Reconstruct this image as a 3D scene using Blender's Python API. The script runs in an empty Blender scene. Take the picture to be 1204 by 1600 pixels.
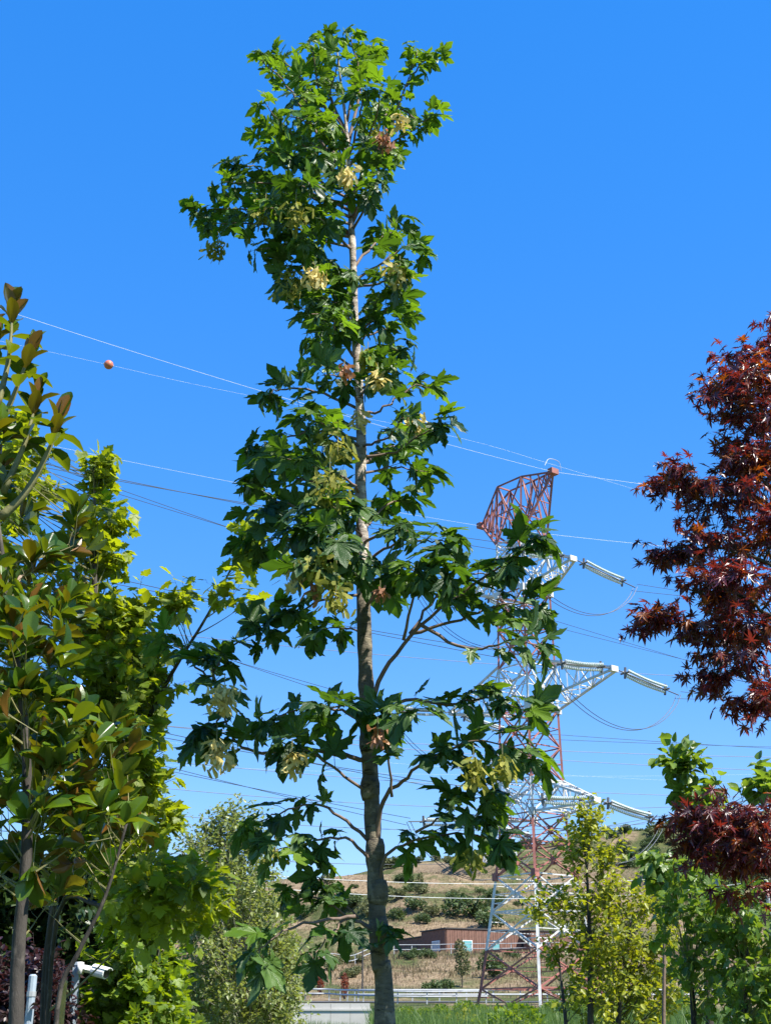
import bpy, math, random
import numpy as np
from mathutils import Vector, Matrix
R = math.radians
rnd = random.Random(7)
nr = np.random.RandomState(7)
scene = bpy.context.scene
COL = scene.collection

# ------------------------------------------------------------------ camera, sky, sun, exposure
EYE = Vector((0, 0, 1.6)); PITCH = R(22); F = 2000.0; CX, CY = 602.0, 800.0
cam = bpy.data.cameras.new('camera'); cam_o = bpy.data.objects.new('camera', cam); COL.objects.link(cam_o)
cam_o.location = EYE; cam_o.rotation_euler = (R(90) + PITCH, 0, 0)
cam.sensor_fit = 'VERTICAL'; cam.sensor_height = 24; cam.sensor_width = 18; cam.lens = 24 * F / 1600
cam.clip_end = 8000; cam.clip_start = 0.05
scene.camera = cam_o
SUN_AZ, SUN_EL = R(124), R(53)          # azimuth clockwise from +Y (the view direction)
world = bpy.data.worlds.new('World'); scene.world = world; world.use_nodes = True
nt = world.node_tree; nt.nodes.clear()
sky = nt.nodes.new('ShaderNodeTexSky'); sky.sky_type = 'NISHITA'; sky.sun_disc = False
sky.sun_elevation = SUN_EL; sky.sun_rotation = SUN_AZ; sky.air_density = 1.0; sky.dust_density = 0.0; sky.ozone_density = 8.0
hs = nt.nodes.new('ShaderNodeHueSaturation'); hs.inputs['Hue'].default_value = 0.52; hs.inputs['Saturation'].default_value = 2.1; hs.inputs['Value'].default_value = 1.92
gm = nt.nodes.new('ShaderNodeGamma'); gm.inputs[1].default_value = 0.4
bg = nt.nodes.new('ShaderNodeBackground'); bg.inputs['Strength'].default_value = 0.15
wo = nt.nodes.new('ShaderNodeOutputWorld')
nt.links.new(sky.outputs[0], gm.inputs[0]); nt.links.new(gm.outputs[0], hs.inputs['Color']); nt.links.new(hs.outputs[0], bg.inputs['Color']); nt.links.new(bg.outputs[0], wo.inputs[0])
sun = bpy.data.lights.new('sun', 'SUN'); sun.energy = 5.0; sun.angle = R(0.53); sun.color = (1, 0.95, 0.86)
sun_o = bpy.data.objects.new('sun', sun); COL.objects.link(sun_o)
SD = Vector((math.sin(SUN_AZ) * math.cos(SUN_EL), math.cos(SUN_AZ) * math.cos(SUN_EL), math.sin(SUN_EL)))
sun_o.rotation_euler = SD.to_track_quat('Z', 'Y').to_euler(); sun_o.location = SD * 30
vs = scene.view_settings; vs.view_transform = 'Standard'; vs.look = 'None'; vs.gamma = 1; vs.exposure = 1.15; vs.use_curve_mapping = False

# ------------------------------------------------------------------ helpers
SP, CP = math.sin(PITCH), math.cos(PITCH)
def at(px, py, Y):
    xc = (px - CX) / F; yc = (CY - py) / F
    d = Vector((xc, CP - SP * yc, SP + CP * yc))
    return EYE + d * (Y / d.y)
def proj(p):
    v = Vector(p) - EYE
    dep = v.y * CP + v.z * SP
    return CX + F * v.x / dep, CY - F * (v.z * CP - v.y * SP) / dep, dep
def tag(o, label=None, cat=None, group=None, kind=None):
    if label: o['label'] = label
    if cat: o['category'] = cat
    if group: o['group'] = group
    if kind: o['kind'] = kind
    return o
def empty(name, loc=(0, 0, 0), rz=0):
    o = bpy.data.objects.new(name, None); COL.objects.link(o); o.location = loc; o.rotation_euler = (0, 0, rz)
    o.empty_display_size = 0.2
    return o
def link(name, me, parent=None, mw=None):
    o = bpy.data.objects.new(name, me); COL.objects.link(o)
    if parent is not None:
        o.parent = parent
        o.matrix_parent_inverse = Matrix.Translation(-Vector(parent.location)) if parent.rotation_euler.z == 0 else parent.matrix_basis.inverted()
    if mw is not None: o.matrix_basis = mw
    return o
class MB:
    def __init__(s): s.v = []; s.f = []; s.m = []; s.mats = []
    def mi(s, mat):
        if mat not in s.mats: s.mats.append(mat)
        return s.mats.index(mat)
    def add(s, vs_, fs, mat):
        n = len(s.v); k = s.mi(mat)
        s.v += [tuple(x) for x in vs_]
        for f in fs: s.f.append(tuple(i + n for i in f)); s.m.append(k)
    def box(s, c, size, mat, rz=0):
        hx, hy, hz = size[0] / 2, size[1] / 2, size[2] / 2
        M = Matrix.Rotation(rz, 3, 'Z'); c = Vector(c)
        P = [c + M @ Vector((x, y, z)) for x in (-hx, hx) for y in (-hy, hy) for z in (-hz, hz)]
        s.add(P, [(0, 1, 3, 2), (4, 6, 7, 5), (0, 4, 5, 1), (2, 3, 7, 6), (0, 2, 6, 4), (1, 5, 7, 3)], mat)
    def tube(s, pts, rad, mat, n=6, cap=True):
        pts = [Vector(p) for p in pts]
        if not hasattr(rad, '__len__'): rad = [rad] * len(pts)
        up = None; rings = []
        for i, p in enumerate(pts):
            t = (pts[min(i + 1, len(pts) - 1)] - pts[max(i - 1, 0)])
            t = t.normalized() if t.length > 1e-9 else Vector((0, 0, 1))
            if up is None: up = t.orthogonal().normalized()
            up = (up - t * up.dot(t)); up = up.normalized() if up.length > 1e-6 else t.orthogonal().normalized()
            w = t.cross(up)
            rings.append([p + (up * math.cos(2 * math.pi * k / n) + w * math.sin(2 * math.pi * k / n)) * rad[i] for k in range(n)])
        vs_ = [q for r in rings for q in r]; fs = []
        for i in range(len(pts) - 1):
            for k in range(n):
                a = i * n + k; b = i * n + (k + 1) % n
                fs.append((a, b, b + n, a + n))
        if cap:
            fs.append(tuple(range(n - 1, -1, -1))); fs.append(tuple(len(vs_) - n + k for k in range(n)))
        s.add(vs_, fs, mat)
    def beam(s, a, b, w, mat, w2=None):                  # square bar
        a = Vector(a); b = Vector(b); t = (b - a).normalized()
        u = t.cross(Vector((0, 0, 1))); u = u.normalized() if u.length > 1e-4 else Vector((1, 0, 0))
        v = t.cross(u); w2 = w2 or w
        P = [q + u * (x * w / 2) + v * (y * w2 / 2) for q in (a, b) for x, y in ((-1, -1), (1, -1), (1, 1), (-1, 1))]
        s.add(P, [(3, 2, 1, 0), (4, 5, 6, 7), (0, 1, 5, 4), (1, 2, 6, 5), (2, 3, 7, 6), (3, 0, 4, 7)], mat)
    def mesh(s, name, smooth=False):
        me = bpy.data.meshes.new(name); me.from_pydata(s.v, [], s.f)
        for m in s.mats: me.materials.append(m)
        me.polygons.foreach_set('material_index', s.m)
        if smooth: me.polygons.foreach_set('use_smooth', [True] * len(s.f))
        me.update(); return me
    def build(s, name, parent=None, smooth=False):
        return link(name, s.mesh(name, smooth), parent)

# ------------------------------------------------------------------ materials
def newmat(name):
    m = bpy.data.materials.new(name); m.use_nodes = True; nt = m.node_tree
    return m, nt, nt.nodes['Principled BSDF'], nt.nodes['Material Output']
def N(nt, t, **kw):
    n = nt.nodes.new(t)
    for k, v in kw.items():
        if k in n.inputs: n.inputs[k].default_value = v
        else: setattr(n, k, v)
    return n
def ramp(nt, fac, stops):
    r = nt.nodes.new('ShaderNodeValToRGB'); e = r.color_ramp.elements
    while len(e) < len(stops): e.new(0.5)
    for i, (p, c) in enumerate(stops): e[i].position = p; e[i].color = (*c, 1)
    nt.links.new(fac, r.inputs[0]); return r.outputs[0]
def mixc(nt, fac, a, b):
    m = nt.nodes.new('ShaderNodeMix'); m.data_type = 'RGBA'
    for sock, v in ((m.inputs[0], fac), (m.inputs[6], a), (m.inputs[7], b)):
        if isinstance(v, (int, float)): sock.default_value = v
        elif isinstance(v, tuple): sock.default_value = (*v, 1)
        else: nt.links.new(v, sock)
    return m.outputs[2]
def bump(nt, bs, h, strength, dist=0.02):
    b = N(nt, 'ShaderNodeBump', Strength=strength, Distance=dist); nt.links.new(h, b.inputs['Height']); nt.links.new(b.outputs[0], bs.inputs['Normal'])
def leafmat(name, dark, light, under, trans, rough=0.42, tfac=0.35, spec=0.5, bs_=0.3):
    m, nt, bs, out = newmat(name); L = nt.links.new
    oi = N(nt, 'ShaderNodeObjectInfo'); at_ = N(nt, 'ShaderNodeAttribute', attribute_name='rnd')
    ad = N(nt, 'ShaderNodeMath', operation='ADD'); L(oi.outputs['Random'], ad.inputs[0]); L(at_.outputs['Fac'], ad.inputs[1])
    fr = N(nt, 'ShaderNodeMath', operation='FRACT'); L(ad.outputs[0], fr.inputs[0])
    top = mixc(nt, fr.outputs[0], dark, light)
    tc = N(nt, 'ShaderNodeTexCoord'); no = N(nt, 'ShaderNodeTexNoise', Scale=28.0, Detail=3.0); L(tc.outputs['Object'], no.inputs['Vector'])
    dk = mixc(nt, no.outputs[0], (0.62, 0.62, 0.62), (1.25, 1.25, 1.25))
    mu = N(nt, 'ShaderNodeMix', data_type='RGBA', blend_type='MULTIPLY'); mu.inputs[0].default_value = 1.0
    L(top, mu.inputs[6]); L(dk, mu.inputs[7])
    ge = N(nt, 'ShaderNodeNewGeometry')
    col = mixc(nt, ge.outputs['Backfacing'], mu.outputs[2], under)
    L(col, bs.inputs['Base Color']); bs.inputs['Roughness'].default_value = rough
    bs.inputs['Specular IOR Level'].default_value = spec
    bump(nt, bs, no.outputs[0], bs_, 0.012)
    tr = N(nt, 'ShaderNodeBsdfTranslucent')
    tcol = mixc(nt, fr.outputs[0], tuple(c * 0.75 for c in trans), trans); L(tcol, tr.inputs['Color'])
    mx = N(nt, 'ShaderNodeMixShader'); mx.inputs[0].default_value = tfac
    L(bs.outputs[0], mx.inputs[1]); L(tr.outputs[0], mx.inputs[2]); L(mx.outputs[0], out.inputs['Surface'])
    return m
def plain(name, col, rough=0.6, var=0.25, scale=6.0, metal=0.0, bstr=0.15):
    m, nt, bs, out = newmat(name)
    tc = N(nt, 'ShaderNodeTexCoord'); no = N(nt, 'ShaderNodeTexNoise', Scale=scale, Detail=5.0, Roughness=0.65); nt.links.new(tc.outputs['Object'], no.inputs['Vector'])
    c = ramp(nt, no.outputs[0], [(0.3, tuple(x * (1 - var) for x in col)), (0.7, tuple(min(1, x * (1 + var)) for x in col))])
    nt.links.new(c, bs.inputs['Base Color']); bs.inputs['Roughness'].default_value = rough; bs.inputs['Metallic'].default_value = metal
    if bstr: bump(nt, bs, no.outputs[0], bstr)
    return m
def bark(name, dark, light, band=True, scale=14.0):
    m, nt, bs, out = newmat(name); L = nt.links.new
    tc = N(nt, 'ShaderNodeTexCoord'); mp = N(nt, 'ShaderNodeMapping'); mp.inputs['Scale'].default_value = (1, 1, 3.2 if band else 0.35)
    L(tc.outputs['Object'], mp.inputs[0])
    n1 = N(nt, 'ShaderNodeTexNoise', Scale=scale, Detail=6.0, Roughness=0.7); L(mp.outputs[0], n1.inputs['Vector'])
    n2 = N(nt, 'ShaderNodeTexNoise', Scale=scale * 0.28, Detail=3.0); L(tc.outputs['Object'], n2.inputs['Vector'])
    a = ramp(nt, n1.outputs[0], [(0.32, dark), (0.52, tuple((d + l) / 2 for d, l in zip(dark, light))), (0.68, light)])
    g = mixc(nt, n2.outputs[0], tuple(x * 0.55 for x in light), tuple(min(1, x * 1.25) for x in light))
    mu = N(nt, 'ShaderNodeMix', data_type='RGBA', blend_type='MIX'); mu.inputs[0].default_value = 0.4; L(a, mu.inputs[6]); L(g, mu.inputs[7])
    n3 = N(nt, 'ShaderNodeTexNoise', Scale=scale * 0.9, Detail=4.0, Roughness=0.6); L(tc.outputs['Object'], n3.inputs['Vector'])
    pf = ramp(nt, n3.outputs[0], [(0.54, (0, 0, 0)), (0.60, (1, 1, 1))])
    pale = mixc(nt, pf, mu.outputs[2], tuple(min(1, x * 1.35) for x in light))
    n4 = N(nt, 'ShaderNodeTexNoise', Scale=scale * 0.45, Detail=5.0, Roughness=0.7); L(mp.outputs[0], n4.inputs['Vector'])
    df = ramp(nt, n4.outputs[0], [(0.56, (0, 0, 0)), (0.64, (1, 1, 1))])
    fin = mixc(nt, df, pale, tuple(x * 0.8 for x in dark))
    L(fin, bs.inputs['Base Color']); bs.inputs['Roughness'].default_value = 0.85
    bump(nt, bs, n1.outputs[0], 0.8, 0.015); return m

M = {}
M['syc'] = leafmat('sycamore_leaf', (0.015, 0.048, 0.011), (0.085, 0.15, 0.03), (0.075, 0.13, 0.05), (0.15, 0.31, 0.012), 0.42, 0.28, 0.36)
M['syc_y'] = leafmat('sycamore_young_leaf', (0.04, 0.105, 0.01), (0.12, 0.20, 0.015), (0.11, 0.19, 0.04), (0.24, 0.43, 0.012), 0.42, 0.36, 0.32)
M['mag'] = leafmat('magnolia_leaf', (0.014, 0.05, 0.005), (0.10, 0.17, 0.008), (0.17, 0.08, 0.016), (0.30, 0.28, 0.006), 0.26, 0.24, 0.4, 0.05)
M['mag_g'] = leafmat('magnolia_green_leaf', (0.008, 0.035, 0.005), (0.10, 0.17, 0.008), (0.06, 0.085, 0.015), (0.30, 0.38, 0.006), 0.26, 0.27, 0.4, 0.05)
M['plane'] = leafmat('plane_leaf', (0.06, 0.115, 0.008), (0.21, 0.27, 0.014), (0.17, 0.22, 0.04), (0.50, 0.58, 0.01), 0.5, 0.45)
M['hedge'] = leafmat('field_maple_leaf', (0.04, 0.095, 0.008), (0.17, 0.25, 0.015), (0.13, 0.18, 0.035), (0.40, 0.54, 0.01), 0.5, 0.42)
M['birch'] = leafmat('birch_leaf', (0.08, 0.12, 0.025), (0.27, 0.31, 0.11), (0.26, 0.30, 0.12), (0.42, 0.48, 0.07), 0.4, 0.38)
M['red'] = leafmat('red_maple_leaf', (0.014, 0.005, 0.009), (0.15, 0.032, 0.034), (0.07, 0.018, 0.03), (0.44, 0.045, 0.025), 0.33, 0.26, 0.7)
M['red_o'] = leafmat('orange_maple_leaf', (0.11, 0.02, 0.01), (0.22, 0.07, 0.012), (0.18, 0.05, 0.02), (0.6, 0.14, 0.01), 0.4, 0.36)
M['yel'] = leafmat('yellow_leaf', (0.10, 0.14, 0.01), (0.32, 0.33, 0.015), (0.24, 0.25, 0.04), (0.55, 0.57, 0.015), 0.45, 0.4)
M['sap'] = leafmat('sapling_leaf', (0.045, 0.105, 0.012), (0.15, 0.23, 0.025), (0.12, 0.19, 0.05), (0.32, 0.46, 0.025), 0.4, 0.38)
M['bush'] = leafmat('scrub_leaf', (0.035, 0.07, 0.018), (0.085, 0.13, 0.032), (0.08, 0.11, 0.04), (0.12, 0.18, 0.03), 0.6, 0.25)
M['bush2'] = leafmat('olive_scrub_leaf', (0.09, 0.11, 0.04), (0.17, 0.18, 0.07), (0.14, 0.15, 0.07), (0.2, 0.22, 0.06), 0.65, 0.25)
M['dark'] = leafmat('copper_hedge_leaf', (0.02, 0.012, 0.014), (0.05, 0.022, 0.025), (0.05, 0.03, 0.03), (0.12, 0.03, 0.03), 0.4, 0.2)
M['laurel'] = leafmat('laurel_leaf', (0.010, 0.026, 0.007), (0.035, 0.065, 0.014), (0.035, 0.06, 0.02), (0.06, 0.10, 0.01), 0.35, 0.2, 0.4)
M['redb'] = leafmat('red_shrub_leaf', (0.16, 0.04, 0.02), (0.28, 0.08, 0.04), (0.2, 0.07, 0.04), (0.4, 0.08, 0.03), 0.5, 0.3)
M['grass'] = leafmat('tall_grass_blade', (0.05, 0.11, 0.02), (0.14, 0.21, 0.045), (0.10, 0.17, 0.04), (0.22, 0.34, 0.04), 0.5, 0.35)
M['dry'] = leafmat('dry_grass_blade', (0.15, 0.105, 0.055), (0.26, 0.2, 0.10), (0.2, 0.15, 0.075), (0.2, 0.15, 0.07), 0.7, 0.3)
M['samara'] = leafmat('maple_seed', (0.45, 0.36, 0.10), (0.82, 0.68, 0.30), (0.68, 0.56, 0.24), (0.85, 0.68, 0.2), 0.7, 0.3, 0.2)
M['samara_g'] = leafmat('green_maple_seed', (0.12, 0.15, 0.03), (0.33, 0.31, 0.06), (0.25, 0.25, 0.05), (0.5, 0.48, 0.06), 0.7, 0.3, 0.2)
M['samara_r'] = leafmat('withered_leaf', (0.30, 0.12, 0.06), (0.5, 0.27, 0.15), (0.42, 0.22, 0.12), (0.5, 0.2, 0.08), 0.6, 0.3)
M['bark'] = bark('sycamore_bark', (0.12, 0.09, 0.065), (0.44, 0.38, 0.31))
M['bark_low'] = bark('shaded_weathered_sycamore_bark', (0.02, 0.016, 0.011), (0.17, 0.145, 0.10), True, 17)  # darker lower bark, with the crown's shade painted into its colour as well
M['twig'] = plain('twig', (0.16, 0.11, 0.08), 0.8, 0.3, 30)
M['twig_g'] = plain('green_twig', (0.17, 0.16, 0.06), 0.7, 0.3, 30)
M['darkbark'] = bark('dark_bark', (0.012, 0.01, 0.008), (0.06, 0.05, 0.04), False)
M['palebark'] = bark('pale_bark', (0.22, 0.19, 0.15), (0.5, 0.46, 0.4), True)
M['red_paint'] = plain('red_tower_paint', (0.29, 0.105, 0.085), 0.65, 0.4, 0.9)
M['white_paint'] = plain('white_tower_paint', (0.56, 0.56, 0.55), 0.6, 0.22, 0.9)
M['galv'] = plain('galvanised_steel', (0.42, 0.43, 0.44), 0.45, 0.15, 3, 0.4)
M['sunlit_leg'] = plain('sunlit_leg_paint', (0.5, 0.5, 0.49), 0.6, 0.25, 1.5)  # pale tone that paints sunlight onto the near pylon leg
M['far_steel'] = plain('far_pylon_steel', (0.62, 0.64, 0.66), 0.5, 0.1, 3)
M['wire'] = plain('dark_cable', (0.035, 0.05, 0.065), 0.5, 0.1, 1, 0.0, 0)
M['wire_l'] = plain('bright_aluminium_cable', (0.7, 0.72, 0.73), 0.75, 0.1, 1, 0.0, 0)
M['porc'] = plain('insulator_glass', (0.58, 0.62, 0.60), 0.2, 0.1, 2, 0, 0)
M['cap'] = plain('insulator_cap', (0.12, 0.12, 0.12), 0.5, 0.1, 2, 0.3, 0)
M['ball'] = plain('marker_ball_orange', (0.50, 0.14, 0.075), 0.5, 0.12, 4)
M['cctv'] = plain('white_housing', (0.78, 0.78, 0.76), 0.4, 0.05, 4, 0, 0)
M['black'] = plain('black_plastic', (0.015, 0.015, 0.018), 0.3, 0.1, 4, 0, 0)
M['bluegrey'] = plain('grey_blue_pole_paint', (0.30, 0.36, 0.42), 0.45, 0.15, 8)
M['stake'] = plain('yellow_wood_stake', (0.48, 0.33, 0.09), 0.8, 0.25, 20)
M['corten'] = plain('rusted_cladding', (0.17, 0.088, 0.062), 0.8, 0.3, 1.5)
M['roofm'] = plain('dark_roof_trim', (0.05, 0.045, 0.042), 0.7, 0.2, 2)
M['winw'] = plain('white_window_frame', (0.75, 0.76, 0.76), 0.5, 0.08, 4, 0, 0)
M['teal'] = plain('teal_glass', (0.12, 0.32, 0.33), 0.1, 0.1, 1, 0, 0)
M['rail'] = plain('pale_guard_rail', (0.36, 0.38, 0.39), 0.5, 0.12, 2)
M['conc'] = plain('white_concrete', (0.45, 0.43, 0.39), 0.8, 0.12, 0.8)
M['asph'] = plain('asphalt', (0.06, 0.06, 0.062), 0.9, 0.2, 3)

def ground_mat():
    m, nt, bs, out = newmat('hillside_ground'); L = nt.links.new
    ge = N(nt, 'ShaderNodeNewGeometry'); P = ge.outputs['Position']
    def noise(s, d=5.0, r=0.6):
        n = N(nt, 'ShaderNodeTexNoise', Scale=s, Detail=d, Roughness=r); L(P, n.inputs['Vector']); return n.outputs[0]
    fine = noise(0.9, 6, 0.7); mid = noise(0.09, 5, 0.65); big = noise(0.022, 4, 0.6)
    soil = ramp(nt, fine, [(0.28, (0.11, 0.078, 0.048)), (0.5, (0.22, 0.16, 0.098)), (0.75, (0.32, 0.25, 0.155))])
    green = ramp(nt, fine, [(0.3, (0.04, 0.055, 0.018)), (0.7, (0.11, 0.12, 0.045))])
    ad = N(nt, 'ShaderNodeMath', operation='ADD'); L(mid, ad.inputs[0]); L(big, ad.inputs[1])
    f = ramp(nt, ad.outputs[0], [(0.0, (0, 0, 0)), (1.0, (1, 1, 1))])
    mr = N(nt, 'ShaderNodeMapRange'); mr.inputs[1].default_value = 0.92; mr.inputs[2].default_value = 1.08; L(ad.outputs[0], mr.inputs[0])
    c = mixc(nt, mr.outputs[0], soil, green)
    sx = N(nt, 'ShaderNodeSeparateXYZ'); L(P, sx.inputs[0])
    wob = N(nt, 'ShaderNodeMath', operation='MULTIPLY_ADD'); L(mid, wob.inputs[0]); wob.inputs[1].default_value = 40; L(sx.outputs[1], wob.inputs[2])
    mr2 = N(nt, 'ShaderNodeMapRange'); mr2.inputs[1].default_value = 112; mr2.inputs[2].default_value = 126; L(wob.outputs[0], mr2.inputs[0])
    lawn = ramp(nt, fine, [(0.3, (0.04, 0.075, 0.018)), (0.7, (0.11, 0.16, 0.04))])
    c = mixc(nt, mr2.outputs[0], lawn, c)
    L(c, bs.inputs['Base Color']); bs.inputs['Roughness'].default_value = 0.95; bs.inputs['Specular IOR Level'].default_value = 0.1
    bump(nt, bs, fine, 0.9, 0.5); return m
M['ground'] = ground_mat()

# ------------------------------------------------------------------ terrain
PY = [-3000, 0, 20, 35, 45, 60, 96, 112, 122, 130, 150, 186, 200, 226, 250, 300, 350, 385, 420, 600, 1200, 5000]
PZ = [0, 0, 0, 0.3, 0.7, 1.2, 2.2, 3.6, 3.9, 4.4, 6.6, 11.2, 11.8, 12.1, 17.5, 29, 39, 45.0, 46, 42, 30, 20]
def terrain(x, y):
    x = np.asarray(x, float); y = np.asarray(y, float)
    z = np.interp(y, PY, PZ)
    k = np.clip((y - 130) / 220, 0, 1)
    sc = 1 + k * np.clip(x * 0.0031, -0.2, 0.45)
    z = z * sc
    a = np.clip((y - 215) / 60, 0, 1)
    z += a * (1.3 * np.sin(x * 0.07 + y * 0.045 + 1) + 1.1 * np.sin(x * 0.031 - y * 0.09) + 0.6 * np.sin(x * 0.17 + 2 + y * 0.11) + 0.35 * np.sin(x * 0.41 + y * 0.3))
    t = np.clip((y - 225) / 40, 0, 1) * np.clip((400 - y) / 60, 0, 1)
    z += t * 1.5 * np.sin(z * 0.75 + 0.02 * x)                   # grassy terraces
    b = np.clip((y - 126) / 10, 0, 1) * np.clip((190 - y) / 20, 0, 1)
    z += b * (0.35 * np.sin(x * 0.2 + y * 0.25) + 0.15 * np.sin(x * 0.6 - y * 0.5))
    return z
def gz(x, y): return float(terrain(x, y))
def on_ground(px, py, y0=120, y1=520):
    Y = y0
    while Y < y1:
        p = at(px, py, Y)
        if p.z <= gz(p.x, p.y): return Vector((p.x, p.y, gz(p.x, p.y)))
        Y += 1.0
    return None
xs = np.concatenate([[-3000, -1800, -1000, -600, -400, -300, -230], np.arange(-180, 261, 3.0), [300, 380, 500, 800, 1400, 3000]])
ys = np.concatenate([[-3000, -1200, -500, -200, -80, -30, -10], np.arange(0, 440, 3.0), [460, 500, 560, 640, 800, 1200, 2000, 5000]])
GX, GY = np.meshgrid(xs, ys); GZ = terrain(GX, GY)
nx, ny = len(xs), len(ys)
V = np.stack([GX, GY, GZ], -1).reshape(-1, 3)
idx = np.arange(nx * ny).reshape(ny, nx)
Fq = np.stack([idx[:-1, :-1], idx[:-1, 1:], idx[1:, 1:], idx[1:, :-1]], -1).reshape(-1, 4)
def np_mesh(name, V, Fc, mats, rn=None, mi=None, smooth=False):
    k = Fc.shape[1]; me = bpy.data.meshes.new(name)
    me.vertices.add(len(V)); me.vertices.foreach_set('co', np.ascontiguousarray(V, dtype=np.float32).ravel())
    me.loops.add(Fc.size); me.loops.foreach_set('vertex_index', np.ascontiguousarray(Fc, dtype=np.int32).ravel())
    me.polygons.add(len(Fc)); me.polygons.foreach_set('loop_start', np.arange(0, Fc.size, k, dtype=np.int32))
    for m in mats: me.materials.append(m)
    if mi is not None: me.polygons.foreach_set('material_index', np.ascontiguousarray(mi, dtype=np.int32))
    if smooth: me.polygons.foreach_set('use_smooth', np.ones(len(Fc), dtype=bool))
    if rn is not None:
        a = me.attributes.new('rnd', 'FLOAT', 'FACE'); a.data.foreach_set('value', np.ascontiguousarray(rn, dtype=np.float32))
    me.update(calc_edges=True); return me
tag(link('ground', np_mesh('ground', V, Fq, [M['ground']], smooth=True)), kind='structure')
# road along the foot of the slope
mb = MB(); prev = None
for x in np.arange(-120, 140, 4.0):
    a = [(x, yy, gz(x, yy) + 0.03) for yy in np.arange(112.5, 120.6, 2.0)]
    if prev:
        for i in range(len(a) - 1): mb.add([prev[i], a[i], a[i + 1], prev[i + 1]], [(0, 1, 2, 3)], M['asph'])
    prev = a
tag(mb.build('road'), kind='structure')

# ------------------------------------------------------------------ leaf templates
def fan_leaf(half, zfun, petiole=0.0, arch=0.0, droop=0.0, ring=True, pr=0.012):
    """half: right half outline from base to tip (unit blade); returns verts, tris. Blade +Y, normal +Z, petiole first."""
    out = [(x, y) for x, y in half] + [(-x, y) for x, y in half[-2:0:-1]]
    n = len(out); V_ = []; T = []
    V_.append((0, 0.06, 0.0))
    def z_at(x, y): return zfun(x, y) + arch * (y * (1 - y)) * 1.2
    if ring:
        for x, y in out: V_.append((x * .55, .06 + (y - .06) * .55, z_at(x * .55, y * .55)))
        for x, y in out: V_.append((x, y, z_at(x, y)))
        for i in range(n):
            j = (i + 1) % n
            T.append((0, 1 + i, 1 + j)); T += [(1 + i, 1 + n + i, 1 + n + j), (1 + i, 1 + n + j, 1 + j)]
    else:
        for x, y in out: V_.append((x, y, z_at(x, y)))
        for i in range(n): T.append((0, 1 + i, 1 + (i + 1) % n))
    V_ = np.array(V_)
    c, s = math.cos(-droop), math.sin(-droop)
    y, z = V_[:, 1].copy(), V_[:, 2].copy()
    V_[:, 1] = y * c - z * s; V_[:, 2] = y * s + z * c
    if petiole > 0:
        pts = [Vector((0, 0, 0)), Vector((0, petiole * .5, petiole * .10)), Vector((0, petiole, petiole * .08))]
        V_ = V_ + np.array([0, petiole - 0.05, petiole * .08])
        b = len(V_); pv = []
        for p in pts:
            for k in range(3):
                a = 2.094 * k; pv.append((p.x + pr * math.cos(a), p.y, p.z + pr * math.sin(a)))
        V_ = np.vstack([V_, pv])
        for i in range(2):
            for k in range(3):
                p0 = b + i * 3 + k; p1 = b + i * 3 + (k + 1) % 3
                T += [(p0, p1, p1 + 3), (p0, p1 + 3, p0 + 3)]
    T = np.array(T)
    # make blade triangles face +Z
    return V_, T[:, ::1]
SYC = [(0, 0), (.13, -.11), (.26, -.17), (.41, -.14), (.34, -.05), (.34, .03), (.24, .12), (.40, .18), (.42, .26), (.52, .32), (.55, .42), (.66, .55), (.52, .53), (.46, .57), (.37, .51), (.225, .43), (.27, .55), (.24, .62), (.285, .71), (.19, .78), (.15, .88), (0, 1.06)]
PLN = [(0, 0), (.20, -.06), (.40, .02), (.33, .14), (.56, .34), (.40, .42), (.27, .44), (.38, .62), (.24, .66), (0, 1.0)]
RED = [(0, 0), (.10, -.08), (.30, -.22), (.20, -.02), (.13, .04), (.36, .06), (.60, .12), (.36, .19), (.15, .18), (.34, .42), (.52, .68), (.30, .50), (.10, .30), (.13, .55), (.08, .75), (0, 1.05)]
MAG = [(0, 0), (.06, .05), (.17, .28), (.24, .55), (.21, .78), (.09, .94), (0, 1.0)]
OVA = [(0, 0), (.22, .12), (.32, .34), (.24, .65), (0, 1.0)]
BRO = [(0, 0), (.20, .02), (.33, .25), (.34, .45), (.22, .75), (0, 1.0)]
def tri_up(vt):
    v, t = vt
    a = v[t[:, 0]]; n = np.cross(v[t[:, 1]] - a, v[t[:, 2]] - a)
    t = t.copy(); fl = n[:, 2] < 0; t[fl] = t[fl][:, ::-1]; return v, t
def zs(x, y, k=0.10): return 0.05 - k * (x * x + 0.5 * y * y) + 0.04 * math.sin(9 * x) * math.sin(7 * y)
def vary(vt, sx, jit, twist):
    v, t = vt; v = v.copy(); blade = np.arange(len(v)) < len(v) - 9
    v[blade, 0] *= sx; v[blade] += nr.normal(0, jit, (blade.sum(), 3)) * [1, 1, .8]; v[blade, 2] += twist * v[blade, 0] * (v[blade, 1] - .7); return v, t
SYC_T = [vary(tri_up(fan_leaf(SYC, lambda x, y, k=k: zs(x, y, k), pt, ar, dr, True)), sx, .016, tw) for k, pt, ar, dr, sx, tw in ((.18, .5, .12, .5, 1, .2), (.30, .4, .10, .8, .95, -.3), (.10, .65, .2, .35, 1.08, .1), (.45, .5, .3, 1.1, .9, .4), (.15, .45, -.1, .2, 1.02, -.2), (.55, .35, .2, .6, .85, .5), (.25, .75, .25, 1.3, .98, -.4), (-.2, .5, .1, .7, .95, .3))]
def vfold(x, y): return 0.35 * abs(x) - 0.10 * y * y
PLN_T = [tri_up(fan_leaf(PLN, lambda x, y, k=k: zs(x, y, k), .4, ar, dr, False)) for k, ar, dr in ((.2, .1, .4), (.35, .1, .7), (.05, .2, .1))]
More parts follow.
